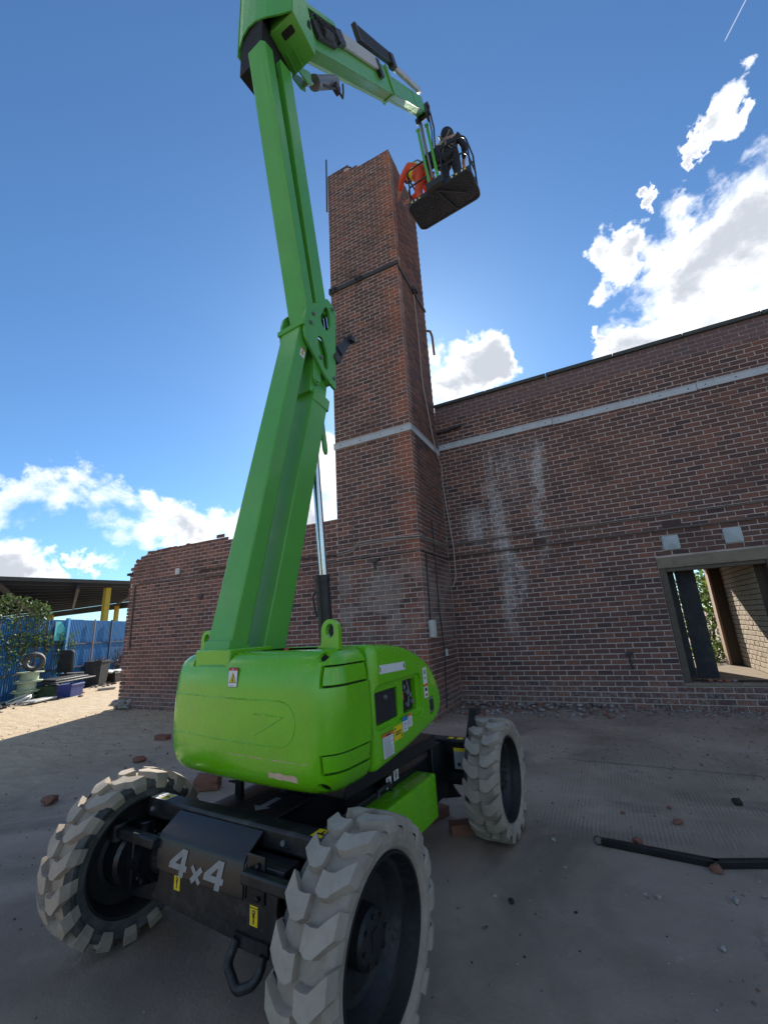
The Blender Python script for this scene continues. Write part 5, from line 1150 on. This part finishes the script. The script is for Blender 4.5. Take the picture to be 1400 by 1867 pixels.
    if vest:
        v = {'w': tuple(Vector(J['waist']).lerp(Vector(J['chest']), .3)) + (.185,), 'c': J['chest'] + (.235,), 'k': tuple(Vector(J['chest']).lerp(Vector(J['neck']), .55)) + (.13,)}; vb = [('w', 'c'), ('c', 'k')]
        for s in 'lr': v['s' + s] = tuple(Vector(J['chest']).lerp(Vector(J['sh' + s]), .9)) + (.118,); vb.append(('c', 's' + s))
        skin('vest', v, vb, vest, p)
    if harness:
        b = MB(); ch = Vector(J['chest']); wa = Vector(J['waist']); pe = Vector(J['pelvis'])
        for s in (-1, 1): b.tube([ch + Vector((s * .12, .0, .19)), ch + Vector((s * .11, -.17, .08)), wa + Vector((-s * .02, -.165, .05)), pe + Vector((s * .14, -.10, -.04))], .013, 6)
        b.tube([wa + Vector((.165 * math.cos(a), .155 * math.sin(a), -.03)) for a in [k * math.pi / 8 for k in range(16)]], .014, 6, closed=True)
        b.build('harness', M['strap'], p, 50)
    return p
def uw(x, y, z): return lift_w @ TU @ Vector((x, y, z))
lift_w = Matrix.Translation((-1.715, 2.57, 0)) @ Matrix.Rotation(R(-4), 4, 'Z')
std = dict(pelvis=(0, 0, .92), waist=(0, .01, 1.08), chest=(0, .02, 1.30), neck=(.0, .05, 1.50), skull=(.0, .09, 1.64), face=(.0, 1, -.1),
           shl=(-.19, .02, 1.38), shr=(.19, .02, 1.38), ell=(-.30, .10, 1.14), elr=(.29, .10, 1.13), wrl=(-.22, .30, 1.08), wrr=(.20, .30, 1.06), pal=(-.20, .37, 1.06), par=(.18, .37, 1.04),
           hipl=(-.10, 0, .88), hipr=(.10, 0, .88), knl=(-.12, .04, .48), knr=(.12, .04, .48), anl=(-.13, 0, .09), anr=(.13, 0, .09), toel=(-.15, .16, .045), toer=(.15, .16, .045))
person(uw(.10, 3.83, PZ + .06), R(-2), std, M['cloth_dark'], M['cloth_dark'], 'person in dark clothes and helmet with harness straps, upright in the lift basket', M['plastic'], hood=True)
lean = dict(pelvis=(0, 0, .88), waist=(0, .06, 1.02), chest=(0, .20, 1.20), neck=(0, .33, 1.33), skull=(0, .43, 1.42), face=(0, 1, -.7),
            shl=(-.19, .22, 1.27), shr=(.19, .22, 1.27), ell=(-.24, .38, 1.06), elr=(.23, .40, 1.08), wrl=(-.14, .58, 1.0), wrr=(.13, .60, 1.03), pal=(-.11, .65, 1.0), par=(.10, .67, 1.02),
            hipl=(-.10, 0, .85), hipr=(.10, 0, .85), knl=(-.12, .08, .46), knr=(.12, .05, .46), anl=(-.13, -.02, .09), anr=(.13, -.02, .09), toel=(-.15, .14, .045), toer=(.15, .14, .045))
person(uw(-.46, 3.84, PZ + .06), R(62), lean, M['hivis_orange'], M['hivis_orange'], 'person in orange and yellow hi-vis bending towards the chimney from the basket', M['plastic'], M['hivis_yellow'])

# ------------------------------------------------------------------ rubble and gravel
mb = MB(); rnd = random.Random(44)
for k in range(5200):
    q = rnd.random()
    if q < .62: x = -2.5 + rnd.random() * 7; y = 8.25 - rnd.random() ** 2.2 * 3.2; s = rnd.uniform(.004, .016) * (1 + (y > 7.7) * .5)
    elif q < .80: x = rnd.uniform(-10.5, -2.5); y = 6.68 - rnd.random() ** 2.5 * 3; s = rnd.uniform(.005, .02)
    else: x = rnd.uniform(-9, 4); y = rnd.uniform(1.0, 7.5); s = rnd.uniform(.003, .010)
    rock(mb, (x, y, s * .3), (s, s, s * .6), k, rnd.choice((0, 0, 0, 1, 2)), 0) if False else None
    c_ = Vector((x, y, s * .25)); a = rnd.random() * 6.28; vs = [c_ + Vector((math.cos(a + t) * s * rnd.uniform(.7, 1.3), math.sin(a + t) * s * rnd.uniform(.7, 1.3), rnd.uniform(-.2, .3) * s)) for t in (0, 1.5, 3.1, 4.6)] + [c_ + Vector((rnd.uniform(-.3, .3) * s, rnd.uniform(-.3, .3) * s, s * rnd.uniform(.5, .9)))]
    mb.add(vs, [(0, 1, 4), (1, 2, 4), (2, 3, 4), (3, 0, 4)], rnd.choice((0, 0, 0, 0, 1, 2)))
for k in range(1100):
    x = rnd.uniform(-6, 3.5); y = rnd.uniform(1.3, 8.2) if x > -2.5 else rnd.uniform(1.3, 6.6); s = rnd.uniform(.005, .011) * (1.7 if rnd.random() < .12 else 1); c_ = Vector((x, y, s * .25)); a = rnd.random() * 6.28
    vs = [c_ + Vector((math.cos(a + t) * s * rnd.uniform(.7, 1.3), math.sin(a + t) * s * rnd.uniform(.7, 1.3), rnd.uniform(-.2, .3) * s)) for t in (0, 1.5, 3.1, 4.6)] + [c_ + Vector((rnd.uniform(-.3, .3) * s, rnd.uniform(-.3, .3) * s, s * rnd.uniform(.5, .9)))]
    mb.add(vs, [(0, 1, 4), (1, 2, 4), (2, 3, 4), (3, 0, 4)], rnd.choice((0, 1, 2, 2, 3)))
tag(mb.build('gravel', [M['gravel'], M['rubble'], M['stone_pale'], M['stone_dark']], None, None), kind='stuff')
mb = MB(); rnd = random.Random(45)       # heap of crumbled mortar in the corner by the chimney and along the wall
for k in range(260):
    x = -2.55 + rnd.random() ** 1.6 * 2.6; y = 8.24 - rnd.random() ** 1.6 * .8; s = rnd.uniform(.015, .05); rock(mb, (x, y, s * .3 + max(0, .05 - (8.2 - y) * .12)), (s, s, s * .6), k, rnd.choice((0, 0, 1, 2)), 1)
for k in range(160):
    x = rnd.uniform(0, 6); y = 8.27 - rnd.random() ** 2 * .35; s = rnd.uniform(.012, .035); rock(mb, (x, y, s * .3), (s, s, s * .6), k + 900, rnd.choice((0, 0, 1, 2)), 1)
tag(mb.build('rubble', [M['gravel'], M['rubble'], M['stone_pale']], None, None), kind='stuff')
def brick_thing(loc, rz, label, size=(.225, .105, .068), tilt=0, broken=0.0, m='rubble', name='loose_brick', cat='brick', group=None, seed=0):
    rnd = random.Random(seed); bm = bmesh.new(); bmesh.ops.create_cube(bm, size=1.0)
    bmesh.ops.subdivide_edges(bm, edges=bm.edges, cuts=2, use_grid_fill=True)
    for v in bm.verts:
        v.co.x *= size[0]; v.co.y *= size[1]; v.co.z *= size[2]; v.co += Vector((rnd.uniform(-1, 1), rnd.uniform(-1, 1), rnd.uniform(-1, 1))) * (.003 + .03 * broken * size[0] / .2)
        if broken and v.co.x > 0: v.co.x *= 1 - broken * rnd.uniform(.1, .6)
    lo = min(v.co.z for v in bm.verts)
    me = bpy.data.meshes.new(name); bm.to_mesh(me); bm.free(); me.materials.append(M[m])
    o = bpy.data.objects.new(name, me); COL.objects.link(o); o.location = (loc[0], loc[1], (loc[2] if len(loc) > 2 else 0) - lo - .001); o.rotation_euler = (tilt, 0, rz); tag(o, label, cat, group); return o
brick_thing((-1.17, 3.47), .55, 'loose brick lying against the inner side of the far right tyre', seed=1)
brick_thing((-1.46, 3.62), 1.2, 'loose brick half hidden behind the green side box of the lift', seed=2)
brick_thing((-3.88, 3.52), .5, 'reddish broken brick with a pale face beyond the left rear tyre', broken=.25, size=(.24, .14, .13), seed=3)
brick_thing((-6.40, 4.87), .15, 'red brick lying flat on the shaded ground left of the green cowl', seed=4)
CH = [((-5.6, 3.95), .075, 'rubble', 'rusty red lump on the shaded dirt left of the cowl'), ((-5.16, 2.72), .10, 'rubble', 'red brick fragment at the left edge of the picture'), ((-4.85, 2.95), .05, 'stone_dark', 'flat dark fragment beside the left rear tyre'),
      ((.69, 4.59), .05, 'stone_dark', 'dark crumpled lump on the ridged concrete'), ((.23, 4.09), .038, 'rubble', 'reddish stone on the ridged concrete behind the black angle bar'), ((.21, 4.35), .025, 'rubble', 'small red chip further behind the angle bar, beside the ridges'),
      ((-.05, 3.70), .035, 'rubble', 'brown chip touching the end of the black angle bar'), ((-.71, 2.77), .022, 'stone_dark', 'rusty bolt head lump on bare concrete right of the near tyre'), ((.37, 3.18), .022, 'stone_pale', 'white pebble in front of the bend in the angle bar'),
      ((.23, 2.76), .022, 'stone_pale', 'grey pebble alone in the lower right of the yard'), ((.01, 3.08), .02, 'stone_pale', 'oblong pale pebble left of the white one'), ((-.57, 3.55), .02, 'stone_pale', 'white pebble close in front of the far right tyre'),
      ((.34, 3.47), .045, 'rubble', 'pale brown chunk lying under the bend of the angle bar'), ((-.12, 4.15), .02, 'rubble', 'thin red flake left of the reddish stone on the concrete')]
for k, ((x, y), s, m, lab) in enumerate(CH):
    b = MB(); rock(b, (0, 0, s * .42), (s, s * .75, s * .6), k + 70, 0, 2); o = b.build('stone_fragment', M[m], None, 45); o.location = (x, y, 0); tag(o, lab, 'stone', 'loose fragments on the yard')
# bent steel angle on the ground
mb = MB(); g = [(-.255, 3.575, .0), (.355, 3.505, .0), (.66, 3.62, .0), (1.25, 3.85, 0)]
for a, b in zip(g[:-1], g[1:]):
    a = Vector(a); b = Vector(b); d = (b - a).normalized(); n_ = Vector((-d.y, d.x, 0)); e = d * .012
    mb.bar(a - e + Vector((0, 0, .020)), b + e + Vector((0, 0, .020)), .005, .036); mb.bar(a - e + n_ * .021 + Vector((0, 0, .0385)), b + e + n_ * .021 + Vector((0, 0, .0385)), .037, .004)
o = mb.build('angle_bar', M['black'], None, 35, .0015); tag(o, 'bent black steel angle bar lying on the concrete', 'steel bar')
mb = MB(); mb.tube([(-.285 + .025 * math.cos(a), 3.582, .028 + .025 * math.sin(a)) for a in [k * .524 for k in range(12)]], .005, 6, closed=True); r_ = mb.build('end_ring', M['pipe'], o, 50)
# shards on the door sill
for k, (x, y, s, m, lab) in enumerate(((1.30, 8.44, .06, 'rubble_orange', 'largest orange brick shard on the doorway sill'), (1.41, 8.40, .045, 'rubble_orange', 'small upright orange shard beside the large one on the sill'), (1.52, 8.45, .05, 'rubble_orange', 'orange shard furthest along the doorway sill'), (1.60, 8.42, .05, 'stone_pale', 'grey flat chip lying at the end of the sill debris'), (1.20, 8.42, .045, 'stone_dark', 'dark dusty chip on the sill by the timber jamb'))):
    b = MB(); rock(b, (0, 0, s * .3), (s, s * .7, s * .55), k + 300, 0, 1); o = b.build('brick_shard', M[m], None, None); o.location = (x, y, .40); tag(o, lab, 'shard', 'debris on the doorway sill')

# ------------------------------------------------------------------ plants
def leaf_cloud(mb_, pts, size, rnd, m=0, down=0.0):
    for p in pts:
        p = Vector(p); d = Vector((rnd.gauss(0, 1), rnd.gauss(0, 1), rnd.gauss(0, .8) - down)).normalized(); n_ = d.orthogonal().normalized(); n_.rotate(Matrix.Rotation(rnd.random() * 6.28, 3, d)); s = size * rnd.uniform(.6, 1.4); w_ = s * .42
        mb_.add([p, p + d * s * .45 + n_ * w_, p + d * s, p + d * s * .45 - n_ * w_], [(0, 1, 2, 3)], m)
def bush(name, loc, r, h, n, label, cat, leaf='leaf', seed=0, size=.08, group=None):
    rnd = random.Random(seed); root = empty(name, loc); tag(root, label, cat, group)
    b = MB()
    for k in range(7): a = rnd.random() * 6.28; b.tube([(0, 0, 0), (math.cos(a) * r * .3, math.sin(a) * r * .3, h * .45), (math.cos(a) * r * .7, math.sin(a) * r * .7, h * .85)], [.018, .012, .005], 5)
    b.build('stems', M['dryleaf'], root, 50)
    cl = [(rnd.uniform(-r, r) * .7, rnd.uniform(-r, r) * .7, rnd.uniform(.12, .9) * h) for _ in range(16)]; b = MB(); pts = []
    for k in range(n):
        c_ = rnd.choice(cl); pts.append((c_[0] + rnd.gauss(0, r * .25), c_[1] + rnd.gauss(0, r * .25), max(.03, c_[2] + rnd.gauss(0, h * .12))))
    leaf_cloud(b, pts, size, rnd); b.build('foliage', M[leaf], root, None, recalc=False); return root
bush('garden_bush', (2.05, 12.6, .0), .8, 2.6, 2600, 'sunlit leafy bush seen through the far doorway of the room', 'bush', 'leaf', 3, .09)
bush('garden_bush', (3.4, 13.4, .0), 1.1, 3.2, 2200, 'taller leafy bush standing behind the room, beyond the far doorway', 'bush', 'leaf', 4, .10)
bush('low_weed', (1.8, 11.5, .0), .4, .75, 700, 'yellow-green weeds at the foot of the far doorway', 'weeds', 'leaf', 5, .06)

# ------------------------------------------------------------------ blue fence, shed and scrap on the far left
FA = Vector((-12.9, 1.8, 0)); FD = Vector((-6.4, 10.9, 0)).normalized(); FN = Vector((FD.y, -FD.x, 0))           # FN points to the yard
if FN.x < 0: FN = -FN
def fp(s, z, o=0.0): return FA + FD * s + FN * o + Vector((0, 0, z))
fence = empty('sheet_fence', fp(0, 0)); tag(fence, 'tall blue corrugated sheet fence with dark rails, behind the scrap', 'fence')
FT = Matrix.Translation(-fp(0, 0)); s = 0.0; k = 0; rnd = random.Random(8)
while s < 16.5:
    w_ = 1.0; h = 2.36 + rnd.uniform(-.03, .04); b = MB(); nn = 10; pts = []
    for i in range(nn + 1):
        for dx, o in ((0, 0), (.35, 0), (.5, .03), (.85, .03)):
            ss = (i + dx) / (nn + 1) * (w_ - .01); pts.append((s + ss, o))
    vs = []
    for (ss, o) in pts: vs += [fp(ss, .02, o), fp(ss, h, o)]
    b.add(vs, [(2 * i, 2 * i + 2, 2 * i + 3, 2 * i + 1) for i in range(len(pts) - 1)]); b.build('fence_sheet', M['fence_blue'], fence, None, 0, FT); s += w_; k += 1
for z in (.72, 1.52):
    b = MB(); b.bar(fp(0, z, .055), fp(16.5, z, .055), .045, .05); b.build('fence_rail', M['rail'], fence, 35, 0, FT)
for ss, w_, m in ((7.9, .10, 'fence_blue2'), (9.55, .04, 'rust'), (10.7, .06, 'rail'), (5.0, .06, 'rail')):
    b = MB(); b.bar(fp(ss, .02, .09 + w_ / 2), fp(ss, 2.4, .09 + w_ / 2), w_, w_, tuple(FN)); b.build('fence_post', M[m], fence, 35, 0, FT)
b = MB(); q = 5.0
while q < 12.5:
    b.bar(fp(q, 1.545, .075), fp(q, 1.63, .075), .012, .012, tuple(FN)); q += .22
tag(b.build('rail_spikes', M['rail'], fence, 35, 0, FT), kind='stuff')
b = MB()
c0 = fp(7.33, 1.66, .10); b.add([c0, c0 + FD * .5, c0 + FD * .5 + Vector((0, 0, .42)), c0 + FD * .25 + Vector((0, 0, .62)), c0 + Vector((0, 0, .62))] + [p + FN * .02 for p in (c0, c0 + FD * .5, c0 + FD * .5 + Vector((0, 0, .42)), c0 + FD * .25 + Vector((0, 0, .62)), c0 + Vector((0, 0, .62)))], [(0, 1, 2, 3, 4), (9, 8, 7, 6, 5)] + [(i, (i + 1) % 5, 5 + (i + 1) % 5, 5 + i) for i in range(5)])
tag(b.build('plastic_sheet', M['turq'], None, 35), 'torn turquoise plastic sheet hung on the blue fence by the light blue post', 'sheet')
# ivy over the left part of the fence
rnd = random.Random(12); iv = empty('ivy', fp(2.5, 0, .1)); tag(iv, 'green ivy hanging over the left part of the blue fence', 'ivy'); IT = Matrix.Translation(-fp(2.5, 0, .1))
b = MB(); pts = []
for k in range(2300):
    ss = rnd.uniform(3.2, 7.0); z = 2.95 - rnd.random() ** 1.5 * (2.0 if ss < 6.2 else 1.2) - max(0, ss - 6.0) * .25; pts.append(fp(ss, z + rnd.gauss(0, .06), .08 + abs(rnd.gauss(0, .06))))
for st in range(26):
    ss = rnd.uniform(4.0, 8.6); L = rnd.uniform(.4, 1.4); pts += [fp(ss + rnd.gauss(0, .05), 1.9 - L * k / 40, .10 + abs(rnd.gauss(0, .04))) for k in range(40)]
leaf_cloud(b, pts, .066, rnd, 0, .5); b.build('leaves', M['ivy'], iv, None, 0, IT, recalc=False)
b = MB()
for st in range(14): ss = rnd.uniform(4.0, 7.4); b.tube([fp(ss, .1, .1), fp(ss + rnd.uniform(-.2, .2), 1.2, .13), fp(ss + rnd.uniform(-.4, .4), 2.5, .12)], .012, 5)
b.build('vines', M['dryleaf'], iv, 50, 0, IT)
for k, (ss, o, h, lab) in enumerate(((9.6, .25, .95, 'dry brown stalks in front of the blue fence by the dark bin'), (11.4, .2, 1.3, 'taller dry stalks at the right end of the blue fence'))):
    rnd = random.Random(60 + k); root = empty('dry_weeds', fp(ss, 0, o)); tag(root, lab, 'weeds'); b = MB()
    for q in range(46): a = rnd.random() * 6.28; t = rnd.uniform(.1, .5); b.tube([(rnd.uniform(-.2, .2), rnd.uniform(-.2, .2), 0), (math.cos(a) * t * .5, math.sin(a) * t * .5, h * .5), (math.cos(a) * t, math.sin(a) * t, h * rnd.uniform(.7, 1.1))], .006, 4)
    leaf_cloud(b, [(rnd.gauss(0, .25), rnd.gauss(0, .25), rnd.uniform(.3, 1) * h) for q in range(350)], .045, rnd); b.build('stalks', M['dryleaf'], root, None, recalc=False)
# open shed behind the fence
shed = empty('open_shed', (-26, 14, 0)); tag(shed, 'open-sided shed with dark sheet roof on yellow posts, behind the blue fence', 'shed'); ST = Matrix.Translation((26, -14, 0))
SA, SB, SCc, SD = Vector((-26.1, .8, 4.45)), Vector((-24.2, 19.5, 4.86)), Vector((-31.0, 23.0, 4.98)), Vector((-78, 27.6, 5.2))
def sp(u, v, dz=0.0): return SA.lerp(SB, u).lerp(SD.lerp(SCc, u), v) + Vector((0, 0, dz))
b = MB(); N = 80; vs = []
for i in range(N + 1): vs += [sp(i / N, 0, .09 + (.03 if i % 2 else 0)), sp(i / N, 1, .09 + (.03 if i % 2 else 0))]
b.add(vs + [v + Vector((0, 0, .02)) for v in vs], [(2 * i, 2 * i + 1, 2 * i + 3, 2 * i + 2) for i in range(N)] + [(2 * (N + 1) + 2 * i, 2 * (N + 1) + 2 * i + 2, 2 * (N + 1) + 2 * i + 3, 2 * (N + 1) + 2 * i + 1) for i in range(N)])
b.build('roof', M['roof_sheet'], shed, None, 0, ST)
b = MB(); b.bar(sp(0, -.004, .06), sp(1, -.004, .06), .06, .18); b.build('roof_edge', M['capping'], shed, 35, 0, ST)
for k in range(1, 12):
    v = (k / 11) ** 1.5; b = MB(); b.bar(sp(0, v, -.04), sp(1, v, -.04), .14, .22); b.build('purlin', M['roof_steel'], shed, 35, 0, ST)
for u in (.12, .3, .48, .66, .84): b = MB(); b.bar(sp(u, 0.01, -.22), sp(u, .98, -.22), .16, .24); b.build('rafter', M['roof_steel'], shed, 35, 0, ST)
b = MB(); b.bar(sp(0, 1, -.45), sp(1, 1, -.45), .2, .5); b.build('rear_beam', M['roof_steel'], shed, 35, 0, ST)
for (x, y) in ((-25.3, 14.94), (-37.8, 23.3), (-50.6, 24.6), (-26.4, 5.0), (-30.6, 22.6)):
    h = 4.55; b = MB(); b.bar((x, y, 0), (x, y, h), .28, .28); b.build('post', M['yellow_post'], shed, 35, .01, ST)
b = MB(); b.bar((-44, 19.6, 1.7), (-62, 26.0, 1.7), .15, 3.4); b.build('side_cladding', M['roof_steel'], shed, 35, 0, ST)
for k, (ss, o, r, h) in enumerate(((22, -31, 2.2, 3.3), (27, -31, 2.6, 3.6), (34, -30, 2.5, 3.2), (17, -33, 2.4, 3.2))):
    bush('hedge_shrub', tuple(fp(ss, 0, o)), r, h, 1500, ['rounded green shrub far off below the shed roof edge', 'broad green shrub far off between the two yellow posts', 'green shrub far off, last one towards the brick wall', 'green shrub far off behind the shed side cladding'][k], 'shrub', 'leaf', 80 + k, .28, 'shrubs beyond the shed')
# scrap along the fence
def drum(loc, label, top=False):
    root = empty('cable_drum', loc); tag(root, label, 'cable drum', 'stacked cable drums')
    for z in (0.0, .235):
        b = MB(); b.tube([(0, 0, z), (0, 0, z + .03)], .33, 28); b.build('flange', M['drum'], root, 35, .006)
    b = MB(); b.tube([(0, 0, .031), (0, 0, .234)], .22, 24); b.build('core', M['drum'], root, 35); return root
dl = fp(5.75, 0, .55)
for k, lab in enumerate(('pale green cable drum, bottom of the stack by the ivy', 'pale green cable drum, middle of the stack by the ivy', 'pale green cable drum, top of the stack under the tyre')):
    drum(tuple(dl + Vector((.03 * k, .02 * k, 0.266 * k))), lab)
def tyre(loc, rot, label, r=.27):
    b = MB(); prof = [(-.09, r * .58), (-.11, r * .75), (-.09, r * .95), (-.04, r), (.04, r), (.09, r * .95), (.11, r * .75), (.09, r * .58), (-.09, r * .58)]; b.lathe(prof, 28); o = b.build('old_tyre', M['rubberdark'], None, 40); o.location = loc; o.rotation_euler = rot; tag(o, label, 'tyre'); return o
tyre(tuple(dl + Vector((.10, .08, .80 + .27))), (0, R(12), R(-25)), 'old black tyre standing on top of the cable drum stack')
ch = empty('office_chair', tuple(fp(7.5, 0, .5)), R(20)); tag(ch, 'discarded dark office chair with tilted back against the blue fence', 'chair')
b = MB(); rounded_prism(b, round_poly([(-.28, .62), (.28, .62), (.25, 1.32), (-.22, 1.35)], .1, 4), -.05, .05, .02, .02, 'y'); b.build('backrest', M['chair'], ch, 40)
b = MB(); rounded_prism(b, round_poly([(-.27, .05), (.27, .05), (.27, .55), (-.27, .55)], .08, 4), .48, .58, .02, .02, 'z'); b.build('seat', M['chair'], ch, 40)
b = MB(); b.cyl((0, .3, .1), (0, .3, .48), .03, 10)
b.bar((0, .05, .54), (0, .0, .8), .06, .03); b.build('column', M['plastic'], ch, 40)
for k in range(5): a = k * 1.257; b = MB(); b.bar((0, .3, .1), (.3 * math.cos(a), .3 + .3 * math.sin(a), .07), .05, .04); b.cyl((.3 * math.cos(a) - .02, .3 + .3 * math.sin(a), .04), (.3 * math.cos(a) + .02, .3 + .3 * math.sin(a), .04), .035, 10); b.build('leg', M['plastic'], ch, 40)
def crate(name, loc, rz, sz, m, label, cat='crate', taper=.9):
    b = MB(); x, y, z = sz[0] / 2, sz[1] / 2, sz[2]; t = .015
    o = [(-x * taper, -y * taper, 0), (x * taper, -y * taper, 0), (x * taper, y * taper, 0), (-x * taper, y * taper, 0), (-x, -y, z), (x, -y, z), (x, y, z), (-x, y, z)]
    i = [(-x + t, -y + t, z), (x - t, -y + t, z), (x - t, y - t, z), (-x + t, y - t, z), (-x * taper + t, -y * taper + t, t), (x * taper - t, -y * taper + t, t), (x * taper - t, y * taper - t, t), (-x * taper + t, y * taper - t, t)]
    b.add(o + i, [(3, 2, 1, 0), (0, 1, 5, 4), (1, 2, 6, 5), (2, 3, 7, 6), (3, 0, 4, 7), (4, 5, 9, 8), (5, 6, 10, 9), (6, 7, 11, 10), (7, 4, 8, 11), (8, 9, 13, 12), (9, 10, 14, 13), (10, 11, 15, 14), (11, 8, 12, 15), (12, 13, 14, 15)])
    b.box((-x - .012, -y - .012, z - .05), (x + .012, -y - .001, z - .01)); b.box((-x - .012, y + .001, z - .05), (x + .012, y + .012, z - .01))
    o_ = b.build(name, M[m], None, 35, .004); o_.location = loc; o_.rotation_euler = (0, 0, rz); tag(o_, label, cat); return o_
fa = math.atan2(FD.y, FD.x)
crate('plastic_crate', (-14.75, 7.95, 0), fa, (.62, .42, .36), 'crate_blue', 'bright blue plastic crate on the ground before the blue fence')
crate('plastic_crate', (-15.25, 7.65, 0), fa + .1, (.5, .45, .34), 'crate_green', 'dark green crate beside the bright blue one')
crate('dust_bin', tuple(fp(9.25, 0, .55)), fa, (.62, .6, .86), 'chair', 'dark grey square bin near the blue crate', 'bin', .78)
crate('water_trough', tuple(fp(11.0, 0, .6)), fa, (2.3, .6, .36), 'plastic', 'long low black trough by the right end of the blue fence', 'trough')
b = MB(); b.box((-1.0, -.28, .0), (1.0, .28, .04)); b.box((-.9, -.2, .041), (.7, .25, .10)); o = b.build('black_tray', M['plastic'], None, 35, .01); o.location = (-15.5, 8.25, .42); o.rotation_euler = (R(5), 0, fa); tag(o, 'black plastic tray propped behind the crates', 'tray')
b = MB(); rock(b, (0, 0, .12), (.55, .35, .28), 5, 0, 2); o = b.build('scrap_bag', M['plastic'], None, 50); o.location = fp(6.9, 0, .45); tag(o, 'slumped black bag of scrap under the office chair', 'bag')
for k, (x, y, z, sx, sy, rz, m, lab) in enumerate(((*fp(11.0, .38, .55), 1.0, .28, fa, 'white', 'long white board lying across the black trough'), (*fp(9.95, .42, .6), .45, .3, fa + .3, 'white', 'short white panel leaning at the end of the trough'), (-14.4, 7.0, .06, .9, .35, fa, 'silver', 'grey plastic sack spread flat on the ground'), (-15.0, 9.2, .04, .5, .25, 1.0, 'stone_pale', 'flat pale slab on the dirt by the bin'))):
    b = MB(); b.box((-sx / 2, -sy / 2, -.02), (sx / 2, sy / 2, .03)); o = b.build('scrap_board', M[m], None, 35, .008); o.location = (x, y, z); o.rotation_euler = (R(8 if k < 2 else 0), R(-6 if k == 1 else 0), rz); tag(o, lab, 'board')
b = MB()
for j in range(5): b.tube([(.26 * math.cos(a) * (1 + .12 * math.sin(3 * a + j)), .26 * math.sin(a), .03 + .03 * j + .05 * math.sin(a + j)) for a in [k * .314 for k in range(20)]], .013, 6, closed=True)
b.tube([(.2, 0, .03), (.5, -.2, .02), (-.3, -.6, .02), (-1.2, -.7, .02)], .013, 6)
o = b.build('hose_coil', M['white'], None, 50); o.location = (-14.7, 6.7, 0); o.rotation_euler = (R(25), R(-10), 0); tag(o, 'tangled white hose coil lying on the ground before the fence', 'hose')
mb = MB(); rnd = random.Random(99)
for k in range(420):
    ss = rnd.uniform(0, 13); s = rnd.uniform(.02, .09); p = fp(ss, s * .25, .25 + abs(rnd.gauss(0, .55))); rock(mb, tuple(p), (s, s * .8, s * .5), k, rnd.choice((0, 0, 1, 2)), 1)
tag(mb.build('scrap_debris', [M['stone_dark'], M['gravel'], M['stone_pale']], None, None), kind='stuff')
